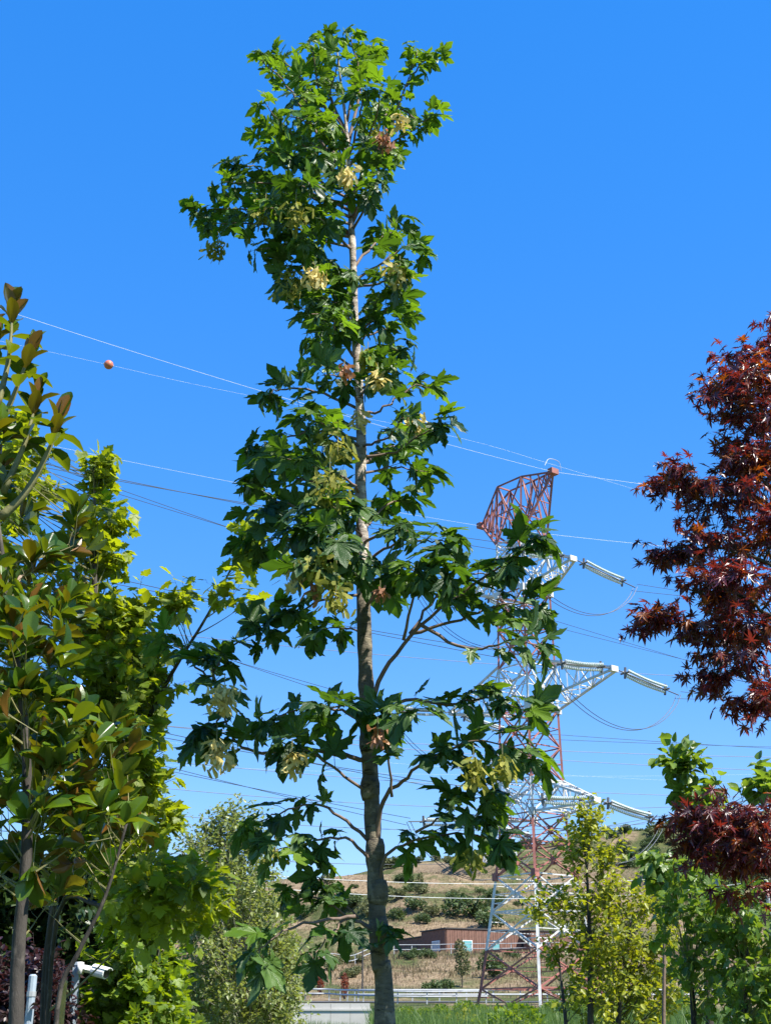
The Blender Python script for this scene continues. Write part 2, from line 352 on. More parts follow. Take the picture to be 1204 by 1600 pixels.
RED_T = [tri_up(fan_leaf(RED, lambda x, y, k=k: zs(x, y, k), .4, ar, dr, False)) for k, ar, dr in ((.25, .1, .5), (.4, .1, .8), (.1, .1, .2))]
MAG_T = [tri_up(fan_leaf(MAG, lambda x, y, k=k: 0.45 * abs(x) - k * y * y, .08, ar, dr, True)) for k, ar, dr in ((.10, .1, 0), (.28, .15, 0), (-.08, .05, 0))]
OVA_T = [tri_up(fan_leaf(OVA, lambda x, y: vfold(x, y), .3, .1, dr, False, .02)) for dr in (.1, .6)]
BRO_T = [tri_up(fan_leaf(BRO, lambda x, y: vfold(x, y), .4, .15, dr, False)) for dr in (.2, .8)]
CLUMP_T = [(np.array([(0, -.1, 0), (.32, .1, .08), (.45, .5, -.05), (.1, .55, .12), (0, 1, -.1), (-.38, .6, .1), (-.28, .12, -.06)]), np.array([(0, 1, 3), (1, 2, 3), (3, 4, 5), (0, 3, 6), (3, 5, 6)]))]

def orient(d, nrm):
    y = d.normalized(); z = nrm - y * nrm.dot(y)
    z = z.normalized() if z.length > 1e-4 else y.orthogonal().normalized()
    x = y.cross(z); return Matrix((x, y, z)).transposed()
def rv(s=1.0): return Vector((rnd.gauss(0, s), rnd.gauss(0, s), rnd.gauss(0, s)))

class Leaves:
    """collects leaf transforms; the largest in the picture become objects, the rest one foliage mesh"""
    def __init__(s, temps, mats, name='leaf'): s.T = temps; s.mats = mats; s.L = []; s.name = name
    def add(s, pos, d, nrm, size, mat=0): s.L.append((Vector(pos), orient(d, nrm), size, rnd.randrange(len(s.T)), mat))
    def finish(s, parent, nobj, foliage='foliage'):
        def key(l):
            u, v, dep = proj(l[0])
            inn = -20 < u < 1224 and -20 < v < 1620
            return (0 if inn and dep > 0 else 1, dep / l[2])
        L = sorted(s.L, key=key)
        nobj = min(nobj, len(L)); ms = {}
        for (p, m3, sz, k, mt) in L[:nobj]:
            if (k, mt) not in ms:
                v, t = s.T[k]; ms[(k, mt)] = np_mesh(s.name, v, t, [s.mats[mt]])
            o = bpy.data.objects.new(s.name, ms[(k, mt)]); COL.objects.link(o); o.parent = parent
            o.matrix_parent_inverse = Matrix.Translation(-Vector(parent.location))
            o.matrix_basis = Matrix.Translation(p) @ m3.to_4x4() @ Matrix.Scale(sz, 4)
        rest = L[nobj:]
        if rest:
            VV = []; TT = []; rn = []; mi = []; n = 0
            for (p, m3, sz, k, mt) in rest:
                v, t = s.T[k]; m = np.array(m3)
                VV.append((v * sz) @ m.T + np.array(p)); TT.append(t + n); n += len(v)
                rn.append(np.full(len(t), rnd.random())); mi.append(np.full(len(t), mt))
            o = link(foliage, np_mesh(foliage, np.vstack(VV), np.vstack(TT), s.mats, np.concatenate(rn), np.concatenate(mi)), parent)
            tag(o, kind='stuff'); return o

def curve(pts, n):                                       # Catmull-Rom through pts
    pts = [Vector(p) for p in pts]; P = [pts[0] * 2 - pts[1]] + pts + [pts[-1] * 2 - pts[-2]]; out = []
    for i in range(1, len(P) - 2):
        for k in range(n):
            t = k / n; a, b, c, d = P[i - 1], P[i], P[i + 1], P[i + 2]
            out.append(0.5 * ((2 * b) + (c - a) * t + (2 * a - 5 * b + 4 * c - d) * t * t + (3 * b - a - 3 * c + d) * t ** 3))
    out.append(pts[-1]); return out

# ------------------------------------------------------------------ the sycamore in the middle
YT = 5.5
base = Vector((at(601, 1600, YT).x, YT, 0))
hero = tag(empty('sycamore_tree', base), 'tall slender sycamore maple with pale trunk and hanging seed clusters, in front of the pylon', 'tree')
def dpt(px, py, dY=0.0): return at(px, py, YT + dY)
tp = [(base.x + 0.01, 0, 24), (None, (601, 1600), 17), (None, (593, 1500), 15.5), (None, (588, 1400), 14.5), (None, (584, 1330), 14), (None, (580, 1240), 13.5), (None, (575, 1150), 13), (None, (571, 1050), 12.6), (None, (568, 950), 12.3), (None, (566, 850), 11), (None, (563, 760), 10), (None, (564, 680), 9), (None, (560, 600), 7.6), (None, (554, 500), 7), (None, (551, 400), 6.2), (None, (546, 300), 4.6), (None, (541, 200), 3), (None, (530, 110), 1.8), (None, (524, 45), 1)]
TP, TRr = [], []
for a, b, r in tp:
    p = Vector((base.x + 0.012, YT, -0.15)) if a is not None else dpt(*b)
    TP.append(p); TRr.append(r * 5.6 / F if a is not None else r * proj(p)[2] / F)
cp = curve(TP, 5); cr = []
for i in range(len(TP) - 1):
    for k in range(5): cr.append(TRr[i] + (TRr[i + 1] - TRr[i]) * k / 5)
cr.append(TRr[-1])
cr = [r * .92 * (1 + 0.06 * math.sin(i * 1.7) + 0.05 * math.sin(i * 4.1)) for i, r in enumerate(cr)]
mb = MB(); cut = 41  # bark with painted-in foliage shade runs up to this point
mb.tube(cp[:cut + 1], cr[:cut + 1], M['bark_low'], 14); mb.tube(cp[cut:83], cr[cut:83], M['bark'], 12, False); mb.tube(cp[82:-3], [r * .98 for r in cr[82:-3]], M['twig_g'], 12)
for (px, py, r) in ((590, 1395, 1.22), (586, 1330, 1.12), (578, 1232, 1.12), (591, 1452, 1.15), (576, 1160, 1.1)):   # branch collars
    c = dpt(px, py); rr = 14 * proj(c)[2] / F * r
    mb.tube([c + Vector((0, 0, z)) for z in (-.05, -.02, .02, .05)], [rr * .8, rr, rr, rr * .8], M['bark_low'], 12)
mb.build('trunk', hero, True)

BR = [  # pixel path, depth offset of the tip, leaf size factor
 ([(549, 350), (585, 265), (628, 155), (652, 80)], -.1, .85), ([(546, 300), (505, 205), (470, 130), (430, 85)], .15, .85),
 ([(545, 290), (475, 230), (415, 165)], -.25, .85), ([(544, 250), (505, 150), (485, 70)], -.3, .8), ([(543, 230), (568, 130), (580, 75)], .25, .8),
 ([(543, 220), (520, 150), (530, 90)], -.35, .8), ([(545, 290), (520, 220), (450, 180)], -.5, .9), ([(545, 290), (580, 200), (600, 130)], -.4, .85), ([(545, 300), (500, 250), (440, 240)], .5, .9),
 ([(546, 320), (480, 300), (405, 270), (360, 252)], -.2, .9), ([(549, 370), (470, 345), (380, 325), (305, 330)], .1, .9), ([(549, 385), (480, 375), (400, 392)], -.35, .95), ([(549, 365), (460, 320), (390, 300)], .4, .9), ([(548, 340), (500, 300), (470, 290)], -.6, .95),
 ([(547, 310), (590, 235), (640, 205), (668, 190)], .1, .8), ([(550, 360), (585, 300), (598, 262)], -.4, .85), ([(552, 440), (600, 410), (635, 385), (660, 405)], 0, .9), ([(552, 420), (595, 375), (622, 358)], .35, .9), ([(553, 450), (600, 440), (630, 430)], -.45, .9),
 ([(553, 460), (490, 430), (450, 425)], -.3, .95), ([(552, 440), (500, 395), (470, 375)], -.5, .95), ([(553, 470), (510, 465), (475, 455)], .4, .95),
 ([(556, 525), (600, 510), (635, 490)], .1, .95), ([(556, 530), (510, 500), (480, 490)], -.2, .95), ([(558, 575), (605, 550), (640, 548)], -.25, 1), ([(558, 580), (510, 545), (490, 530)], .25, 1), ([(557, 560), (530, 520), (520, 500)], -.55, .95),
 ([(561, 640), (500, 610), (445, 605), (420, 618)], 0, 1), ([(562, 650), (605, 640), (650, 608), (672, 605)], .1, 1), ([(561, 630), (540, 600), (505, 585)], -.5, 1), ([(561, 620), (590, 590), (620, 580)], -.4, .95),
 ([(564, 690), (500, 670), (440, 680), (405, 700)], -.2, 1.05), ([(564, 715), (620, 700), (665, 670), (690, 662)], -.1, 1), ([(564, 740), (615, 730), (668, 738)], .15, 1), ([(564, 720), (530, 690), (500, 660)], -.6, 1.05), ([(564, 730), (600, 700), (640, 690)], .5, 1),
 ([(564, 780), (500, 750), (430, 742), (388, 752)], .15, 1.1), ([(565, 795), (520, 770), (480, 720)], .5, 1.1), ([(566, 850), (500, 810), (440, 790), (405, 805)], -.25, 1.1), ([(566, 830), (600, 790), (640, 780)], .35, 1), ([(566, 840), (530, 800), (500, 790)], -.6, 1.1),
 ([(567, 880), (615, 845), (670, 845), (705, 850)], -.35, 1.15), ([(568, 900), (500, 870), (430, 850), (395, 862)], .2, 1.15), ([(568, 930), (510, 930), (470, 945), (445, 960)], -.2, 1.15), ([(569, 950), (615, 890), (660, 898)], -.5, 1.15), ([(568, 910), (530, 880), (480, 890)], -.65, 1.1), ([(568, 930), (590, 900), (610, 920)], .5, 1.1),
 ([(577, 1140), (597, 1060), (640, 990), (720, 930), (795, 875), (840, 838)], -.4, 1.15), ([(640, 990), (720, 975), (790, 950), (840, 945)], -.2, 1.2), ([(640, 990), (680, 930), (730, 895), (780, 900)], .2, 1.1), ([(655, 975), (735, 1015), (800, 1005), (848, 1010)], -.5, 1.2), ([(630, 1000), (660, 920), (690, 890)], -.6, 1.15),
 ([(575, 1160), (620, 1100), (700, 1105), (760, 1090), (825, 1112)], -.3, 1.2),
 ([(586, 1330), (610, 1250), (640, 1212), (690, 1180), (760, 1155), (835, 1185)], -.45, 1.2), ([(612, 1245), (603, 1180), (592, 1125)], -.35, 1.1), ([(690, 1180), (735, 1205), (770, 1245)], -.3, 1.15), ([(577, 1150), (600, 1120), (650, 1110)], -.6, 1.2),
 ([(588, 1400), (602, 1340), (650, 1300), (730, 1295), (775, 1315)], -.2, 1.1), ([(650, 1300), (690, 1270), (720, 1255)], -.3, 1.1),
 ([(578, 1240), (530, 1200), (480, 1168), (435, 1160)], -.3, 1.15), ([(573, 1190), (535, 1187), (470, 1172), (400, 1178), (360, 1140), (335, 1075), (330, 1035)], -.1, 1.15), ([(340, 1085), (300, 1030), (262, 995)], .1, 1.15), ([(332, 1050), (370, 1000), (420, 985)], -.1, 1.15), ([(345, 1120), (330, 1140), (320, 1160)], -.1, 1.1),
 ([(575, 1130), (520, 1105), (460, 1110), (415, 1135)], -.15, 1.2), ([(575, 1130), (540, 1100), (500, 1110)], -.5, 1.2), ([(571, 1000), (540, 980), (495, 985)], .2, 1.1),
 ([(585, 1320), (530, 1275), (480, 1262), (425, 1275), (385, 1298)], -.1, 1.0), ([(586, 1350), (540, 1310), (480, 1305), (430, 1330)], -.3, 1.0),
 ([(590, 1455), (555, 1432), (500, 1410), (440, 1395)], -.2, 1.05), ([(590, 1458), (550, 1438), (520, 1465), (492, 1490)], -.35, 1.05), ([(555, 1432), (480, 1440), (425, 1475), (400, 1505)], -.4, 1.15), ([(560, 1435), (530, 1400), (500, 1370)], -.1, 1.0),
 ([(596, 1500), (606, 1470), (616, 1455)], -.1, .8),
 ([(557, 560), (545, 535), (540, 515)], -.35, .9), ([(556, 540), (575, 515), (580, 500)], -.35, .9), ([(553, 480), (540, 450), (530, 430)], -.4, .9), ([(560, 610), (580, 590), (590, 560)], -.4, .9), ([(547, 330), (540, 300), (530, 270)], -.5, .85), ([(548, 340), (570, 310), (580, 290)], -.5, .85), ([(566, 840), (550, 800), (540, 780)], -.5, 1), ([(568, 920), (560, 890), (555, 870)], -.5, 1),
 ([(545, 280), (490, 190), (440, 130), (408, 95)], -.2, .8), ([(544, 270), (470, 210), (410, 205)], .2, .85), ([(545, 310), (460, 260), (415, 230)], -.45, .85), ([(543, 210), (505, 120), (510, 60)], .1, .8), ([(542, 190), (552, 110), (548, 55)], -.15, .8),
 ([(545, 260), (598, 190), (612, 160)], .2, .85), ([(546, 300), (595, 262), (612, 242)], -.1, .85), ([(548, 330), (440, 290), (350, 285)], -.3, .85), ([(549, 370), (430, 352), (330, 350)], -.2, .85), ([(549, 350), (455, 340), (420, 325)], -.5, .9),
 ([(635, 135), (662, 100), (688, 85)], -.1, .75), ([(622, 165), (650, 190), (678, 180)], 0, .75), ([(543, 230), (500, 170), (465, 150)], -.4, .85), ([(544, 250), (560, 180), (570, 140)], -.45, .85), ([(545, 280), (530, 230), (510, 190)], -.5, .85), ([(547, 320), (570, 270), (575, 230)], -.4, .85), ([(546, 310), (520, 270), (490, 240)], -.55, .85),
 ([(550, 390), (520, 350), (500, 340)], -.5, .9), ([(555, 510), (530, 480), (505, 465)], -.45, .9), ([(556, 520), (590, 490), (610, 470)], -.3, .9), ([(563, 700), (520, 660), (470, 650)], -.4, 1), ([(565, 770), (530, 740), (450, 715)], -.45, 1.05), ([(567, 870), (520, 850), (460, 830)], -.55, 1.05), ([(568, 900), (540, 860), (520, 840)], -.7, 1.05), ([(563, 700), (600, 680), (630, 650)], -.4, .95), ([(566, 850), (610, 820), (640, 830)], -.5, 1.05)]
NOLEAF = {39: 0}
LV = Leaves(SYC_T, [M['syc'], M['syc_y']])
for bi, (path, dY, lf) in enumerate(BR):
    n = len(path); P = []
    starts_on_trunk = min((abs(path[0][0] - q[1][0]) for q in tp[1:] if abs(q[1][1] - path[0][1]) < 60), default=99) < 14
    for i, (px, py) in enumerate(path):
        t = i / (n - 1); d0 = 0 if starts_on_trunk else dY * 0.5
        P.append(dpt(px, py, d0 + (dY - d0) * t) + (rv(.012) if 0 < i < n - 1 else Vector()))
    C = curve(P, 5); C = [C[0]] + [c + rv(.004) for c in C[1:]]; ln = sum((C[i + 1] - C[i]).length for i in range(len(C) - 1))
    r0 = min(0.014, 0.004 + 0.008 * ln)
    b = MB(); b.tube(C, [r0 + (0.0022 - r0) * (i / (len(C) - 1)) ** .8 for i in range(len(C))], M['twig'], 6); b.build('branch', hero, True)
    nn = max(4, int(ln / (0.062 if path[0][1] < 560 else 0.074 if path[0][1] < 960 else 0.084))); az = rnd.random() * 6.28
    lo = 0.5 if len(path) > 5 else 0.3
    for k in range(nn):
        t = lo + (1 - lo) * (k + 0.6) / nn
        f = t * (len(C) - 1); i = min(int(f), len(C) - 2); p = C[i].lerp(C[i + 1], f - i); tg = (C[i + 1] - C[i]).normalized()
        az += 1.57 + rnd.uniform(-.4, .4)
        u = tg.orthogonal().normalized(); w = tg.cross(u)
        for s_ in ((0, math.pi) if k < nn - 1 else (0, 1.5, 3.1, 4.6)):
            if rnd.random() < 0.10: continue
            o_ = u * math.cos(az + s_) + w * math.sin(az + s_)
            d = o_ * 0.9 + tg * 0.7 + Vector((0, 0, rnd.uniform(-.15, .45)))
            d.z *= 0.75
            up = Vector((0, 0, 1)) + rv(0.38) + Vector((d.x, d.y, 0)).normalized() * rnd.uniform(.1, .7)
            v = proj(p)[1]
            young = rnd.random() < (0.85 if v < 220 else 0.35 if v < 650 else 0.10)
            size = min(lf, 1.08) * rnd.uniform(0.066, 0.132) * (0.92 if v < 300 else 1.0)
            LV.add(p, d, up, size, 1 if young else 0)
LV.finish(hero, 300)
# hanging seed bunches
WING = (np.array([(-.004, 0, 0), (.004, 0, 0), (.006, 0, -.012), (.0125, .003, -.03), (.009, .004, -.046), (-.002, .002, -.048), (-.006, 0, -.025), (-.006, 0, -.010)]), [(0, 1, 2, 7), (7, 2, 3, 6), (6, 3, 4, 5)])
def bunch(c, n, mat, R0):
    R0 *= .92; n = int(n * 1.7)
    b = MB(); c = Vector(c)
    b.tube([c + Vector((0, 0, R0 * 1.5)), c, c - Vector((0, 0, R0 * .8))], .0025, M['twig_g'], 4)
    for k in range(n):
        p = c + Vector((rnd.gauss(0, .42), rnd.gauss(0, .42), rnd.uniform(-1, .7))) * R0
        m = Matrix.Rotation(rnd.random() * 6.28, 3, 'Z') @ Matrix.Rotation(rnd.uniform(.1, 1.3), 3, 'Y') @ Matrix.Rotation(rnd.random() * 3.1, 3, 'Z')
        s = rnd.uniform(.8, 1.15)
        b.add([p + m @ Vector(v * s) for v in WING[0]], WING[1], mat)
    o = tag(b.build('seed_cluster', hero), kind='stuff'); a = o.data.attributes.new('rnd', 'FLOAT', 'FACE')
    a.data.foreach_set('value', np.repeat(nr.rand(len(o.data.polygons) // 3 + 9), 3)[:len(o.data.polygons)].astype(np.float32))
for (px, py, dY, n, mt, r) in [(350, 1085, -.35, 60, 'samara', .065), (338, 1172, -.3, 46, 'samara', .075), (456, 1186, -.32, 34, 'samara', .055), (590, 588, -.42, 30, 'samara', .05), (645, 655, -.05, 40, 'samara', .06), (625, 424, -.45, 40, 'samara', .06),
                              (608, 418, -.3, 26, 'samara_g', .06), (541, 268, -.62, 30, 'samara', .05), (600, 215, -.45, 26, 'samara_r', .05), (625, 186, -.2, 18, 'samara', .04), (340, 384, .0, 36, 'samara_g', .065), (415, 322, -.35, 36, 'samara_g', .075), (462, 330, -.6, 36, 'samara_g', .075), (492, 428, -.5, 34, 'samara', .06),
                              (455, 440, -.35, 40, 'samara_g', .08), (515, 760, -.6, 46, 'samara_g', .10), (497, 885, -.7, 46, 'samara_g', .10), (458, 890, -.5, 36, 'samara', .075), (525, 920, -.7, 40, 'samara_g', .09), (486, 915, -.66, 14, 'samara_r', .05), (785, 1192, -.6, 26, 'samara_g', .055), (738, 1338, -.3, 24, 'samara_g', .05),
                              (528, 690, -.55, 34, 'samara_g', .085), (590, 1142, -.5, 14, 'samara_r', .04), (594, 922, -.45, 10, 'samara_r', .03), (538, 575, -.5, 14, 'samara_r', .035), (575, 555, -.4, 24, 'samara_g', .05), (740, 1200, -.5, 30, 'samara_g', .07), (585, 205, -.3, 16, 'samara_g', .05), (430, 1330, -.3, 10, 'samara_g', .04), (560, 650, -.3, 20, 'samara', .045)]:
    bunch(dpt(px, py, dY), n, M[mt], r)

# ------------------------------------------------------------------ generic trees
def spread_start(allp, best, p):
    i = next(k for k, a in enumerate(allp) if a is best); j = max(0, i - 1)
    if (allp[j][0] - best[0]).length > 1.2: return best[0]
    return best[0].lerp(allp[j][0], rnd.random())
def tree(name, label, cat, trunks, blobs, LVS, leaf, bark_m, twig_m, nobj, twigs=4, twlen=.25, lpt=6, size=.08, up=.5, spread=1.0, droop=0.0, flat=1.0, group=None, mat2=None, p2=0.0, rosette=False, sizev=.3, rbr=.006, limbs=(), pen=.6):
    """trunks: [[(px,py,Y,r_m),...]]; blobs: [(px,py,Y,rx_px,ry_px,ry_m,n)]"""
    T = []
    for tk in trunks:
        pts = [at(a, b, c) for a, b, c, r in tk]; T.append((curve(pts, 4), [r for *_, r in tk]))
    b0 = T[0][0][0]; root = tag(empty(name, (b0.x, b0.y, gz(b0.x, b0.y))), label, cat, group)
    mb = MB(); allp = []
    for C, rr in T:
        C[0].z = gz(C[0].x, C[0].y) - 0.1
        rad = np.interp(np.linspace(0, len(rr) - 1, len(C)), range(len(rr)), rr)
        mb.tube(C, list(rad), bark_m, 10); allp += [(p, r) for p, r in zip(C, rad)]
    mb.build('trunk', root, True)
    for lm in limbs:
        C = curve([at(a, b, c) for a, b, c in lm[0]], 4); C = [C[0]] + [c + rv(.012) for c in C[1:]]; rad = np.linspace(lm[1], lm[1] * .3, len(C))
        l_ = MB(); l_.tube(C, list(rad), twig_m, 6); l_.build('limb', root, True); allp += [(p, r) for p, r in zip(C, rad)]
    br = MB(); LVo = Leaves(leaf, LVS)
    for (px, py, Y, rx, ry, rym, n) in blobs:
        c = at(px, py, Y); dep = proj(c)[2]; RX = rx * dep / F; RZ = ry * dep / F / max(.6, math.cos(math.atan2(c.z - 1.6, Y) - 0 * PITCH))
        for k in range(n):
            q = rv(1).normalized() * rnd.random() ** .38
            p = c + Vector((q.x * RX, q.y * rym, q.z * RZ))
            # start on the trunk, below the target
            best = min(allp, key=lambda a: (a[0] - p).length + (pen if a[0].z > p.z - .3 * (Vector((a[0].x, a[0].y, 0)) - Vector((p.x, p.y, 0))).length else 0))
            s = best[0] if len(allp) < 3 else spread_start(allp, best, p); mid = s.lerp(p, .5) + Vector((0, 0, -.06 * (p - s).length)) + rv(.03 * (p - s).length)
            path = [s.lerp(mid, 0)] + [((s * (1 - t) + mid * t) * (1 - t) + (mid * (1 - t) + p * t) * t) for t in (.25, .5, .75, 1)]
            r0 = min(best[1] * .6, rbr * (0.6 + (p - s).length)); br.tube(path, [r0, r0 * .8, r0 * .6, r0 * .45, r0 * .25], twig_m, 4, False)
            od = (p - s).normalized()
            for j in range(twigs):
                td = (od * .6 + rv(.6 * spread) + Vector((0, 0, up))); td.z *= flat; td = td.normalized(); ll = twlen * rnd.uniform(.5, 1.3)
                e = p + td * ll; br.tube([p, p.lerp(e, .5) + rv(.02 * ll), e], [r0 * .3, r0 * .22, r0 * .14], twig_m, 3, False)
                if rosette:
                    br_ax = (td + Vector((0, 0, .6))).normalized(); u = br_ax.orthogonal().normalized(); w = br_ax.cross(u)
                    for i in range(lpt):
                        az = i * 2.4 + rnd.random() * .5; el = rnd.uniform(.35, 1.15)
                        d = br_ax * math.cos(el) + (u * math.cos(az) + w * math.sin(az)) * math.sin(el)
                        LVo.add(e - br_ax * ll * .25 * rnd.random(), d, br_ax + rv(.25), size * rnd.uniform(1 - sizev, 1 + sizev), 1 if rnd.random() < p2 else 0)
                else:
                    for i in range(lpt):
                        q0 = p.lerp(e, (i + .7) / lpt); d = td * .5 + rv(.6) + Vector((0, 0, -droop))
                        LVo.add(q0, d, Vector((0, 0, 1)) + rv(.45), size * rnd.uniform(1 - sizev, 1 + sizev), 1 if rnd.random() < p2 else 0)
    br.build('branches', root)
    return root, LVo, br

# magnolia on the left
mag, ML, mbr = tree('magnolia_tree', 'evergreen magnolia with glossy leaves and rusty brown undersides above a dark trunk', 'tree',
    [[(22, 1900, 4.2, .03), (26, 1590, 4.2, .023), (30, 1470, 4.2, .021), (42, 1330, 4.2, .018), (40, 1150, 4.2, .014), (15, 950, 4.2, .010), (-5, 800, 4.2, .007)],
     [(78, 1900, 4.4, .009), (90, 1575, 4.4, .008), (122, 1490, 4.4, .0075), (165, 1400, 4.4, .006), (200, 1280, 4.4, .004)],
     [(-90, 1900, 4.3, .04), (-90, 1500, 4.3, .034), (-90, 1100, 4.3, .026), (-70, 800, 4.3, .014), (-40, 600, 4.3, .008)]],
    [(-15, 800, 4.2, 25, 70, .3, 6), (0, 930, 4.2, 45, 70, .35, 10), (20, 1060, 4.2, 60, 70, .4, 12), (60, 1180, 4.2, 75, 60, .4, 13), (90, 1290, 4.3, 80, 50, .4, 11), (20, 1330, 4.3, 50, 50, .4, 6), (-120, 850, 4.3, 60, 200, .5, 12), (-140, 1250, 4.3, 60, 200, .5, 10), (165, 1180, 4.4, 30, 60, .3, 6), (85, 1430, 4.4, 20, 20, .2, 2), (-40, 690, 4.2, 20, 40, .2, 3), (175, 1300, 4.4, 35, 40, .3, 5), (90, 970, 4.3, 25, 35, .2, 3), (120, 870, 4.5, 15, 25, .1, 2)],
    [M['mag_g'], M['mag']], MAG_T, M['darkbark'], M['twig_g'], 300, 3, .11, 6, .086, .5, 1.0, rosette=True, p2=.3)
for (px, py, dd, path) in [(20, 478, 0, [(20, 478), (14, 560), (-5, 640)]), (48, 548, 0, [(48, 548), (25, 610), (-5, 680)]), (58, 620, .02, [(58, 620), (40, 690), (5, 770)]), (92, 652, .02, [(92, 652), (78, 700), (40, 770), (0, 810)]), (-8, 520, .1, [(-8, 520), (-15, 600), (-30, 700)])]:
    C = [at(a, b, 4.2 + dd) for a, b in path]; mbr2 = MB(); mbr2.tube(curve(C, 4), [.004 + .0012 * i for i in range(4 * (len(C) - 1) + 1)], M['twig_g'], 5); mbr2.build('shoot', mag, True)
    ax = (C[0] - C[1]).normalized(); u = ax.orthogonal().normalized(); w = ax.cross(u)
    for i in range(9):
        az = i * 2.4; el = .18 + .065 * i + rnd.uniform(-.08, .08)
        d = ax * math.cos(el) + (u * math.cos(az) + w * math.sin(az)) * math.sin(el)
        ML.add(C[0] - ax * .012 * i, d, ax + rv(.1), .105 * rnd.uniform(.85, 1.1), 1)
    for i in range(6):
        q = C[0].lerp(C[1], .25 + .17 * i) if i < 5 else C[1]; az = i * 2.4 + 1; d = ax * .15 + u * math.cos(az) + w * math.sin(az) - Vector((0, 0, .2))
        ML.add(q, d, Vector((0, 0, 1)) + rv(.3), .12, 0)
ML.finish(mag, 300)
# plane tree behind it
pl, PL, pbr = tree('plane_tree', 'yellow green leafy tree with lobed leaves rising behind the magnolia', 'tree',
    [[(66, 1800, 8, .02), (72, 1500, 7.8, .018), (110, 1300, 7.4, .016), (145, 1050, 7, .018), (148, 850, 7, .012), (147, 730, 7, .005)], [(66, 1800, 8.03, .014), (90, 1430, 7.6, .013), (160, 1415, 7.2, .014), (240, 1410, 6.8, .011), (310, 1400, 6.6, .006)], [(66, 1800, 8.06, .014), (90, 1350, 7.6, .013), (200, 1180, 7.1, .014), (270, 1050, 6.8, .01), (325, 960, 6.6, .007), (365, 880, 6.6, .004)]],
    [(147, 765, 7, 12, 35, .15, 8), (150, 860, 7, 30, 50, .3, 16), (150, 980, 7, 50, 70, .4, 30), (180, 1080, 7, 65, 80, .5, 44), (185, 1200, 7, 65, 80, .6, 48), (190, 1310, 7, 75, 60, .6, 44), (40, 730, 7, 40, 60, .5, 24), (20, 880, 7, 70, 100, .6, 34), (20, 1120, 7, 90, 140, .7, 44), (275, 955, 6.8, 18, 18, .1, 4), (235, 1060, 6.8, 25, 45, .2, 12), (380, 875, 6.6, 14, 40, .1, 5), (350, 945, 6.6, 25, 25, .1, 3), (275, 1400, 6.6, 65, 45, .5, 26), (215, 1400, 6.9, 50, 40, .4, 20), (205, 990, 6.8, 18, 50, .2, 9), (-120, 1000, 7.2, 120, 300, 1, 30)],
    [M['plane']], PLN_T, M['darkbark'], M['twig_g'], 300, 4, .15, 5, .07, .35, 1.0, .2)
PL.finish(pl, 300)
# low field maple
hg, HG, _ = tree('field_maple', 'dense low field maple with small bright green leaves beside the camera pole', 'tree',
    [[(250, 1900, 9.5, .05), (250, 1600, 9.5, .045), (245, 1480, 9.5, .02)]],
    [(215, 1500, 9.5, 50, 60, .5, 60), (235, 1580, 9.5, 55, 70, .6, 60), (175, 1600, 9.5, 50, 70, .5, 34), (250, 1650, 9.5, 60, 50, .6, 34), (235, 1440, 9.5, 35, 40, .3, 22)],
    [M['hedge']], PLN_T, M['darkbark'], M['twig_g'], 300, 5, .14, 6, .068, .3)
HG.finish(hg, 300)
# copper hedge in the shade
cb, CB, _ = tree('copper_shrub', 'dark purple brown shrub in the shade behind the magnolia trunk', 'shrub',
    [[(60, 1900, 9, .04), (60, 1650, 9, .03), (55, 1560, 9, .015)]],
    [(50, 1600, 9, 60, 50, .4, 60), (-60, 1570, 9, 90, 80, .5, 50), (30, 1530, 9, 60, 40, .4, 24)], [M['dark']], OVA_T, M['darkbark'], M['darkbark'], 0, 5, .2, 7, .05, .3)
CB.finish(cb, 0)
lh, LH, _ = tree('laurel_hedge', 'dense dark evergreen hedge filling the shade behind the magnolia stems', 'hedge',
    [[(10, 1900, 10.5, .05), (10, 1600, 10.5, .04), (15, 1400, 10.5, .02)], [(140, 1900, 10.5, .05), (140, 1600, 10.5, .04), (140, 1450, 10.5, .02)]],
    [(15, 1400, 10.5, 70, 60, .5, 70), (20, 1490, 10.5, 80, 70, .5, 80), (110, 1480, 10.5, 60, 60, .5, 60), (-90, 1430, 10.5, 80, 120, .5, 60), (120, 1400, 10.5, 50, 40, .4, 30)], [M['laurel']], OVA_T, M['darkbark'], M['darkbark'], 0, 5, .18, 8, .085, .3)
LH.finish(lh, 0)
# birch
bi, BI, _ = tree('birch_tree', 'wispy birch with tiny pale leaves and upright shoots left of the sycamore', 'tree',
    [[(385, 1800, 13, .05), (385, 1600, 13, .045), (380, 1450, 13, .03), (368, 1340, 13, .012), (366, 1285, 13, .004)]],
    [(375, 1340, 13, 35, 40, .35, 40), (325, 1365, 13, 40, 45, .35, 44), (360, 1420, 13, 80, 60, .7, 120), (365, 1510, 13, 85, 70, .8, 150), (375, 1590, 13, 85, 60, .8, 110), (366, 1300, 13, 6, 30, .08, 9), (345, 1310, 13, 6, 25, .06, 8), (392, 1315, 13, 6, 28, .08, 9), (325, 1325, 13, 10, 20, .08, 6), (430, 1580, 13, 35, 55, .4, 50), (435, 1510, 13, 25, 60, .3, 30)],
    [M['birch']], OVA_T, M['palebark'], M['palebark'], 0, 5, .26, 8, .044, .55, .8, rbr=.004)
BI.finish(bi, 0)
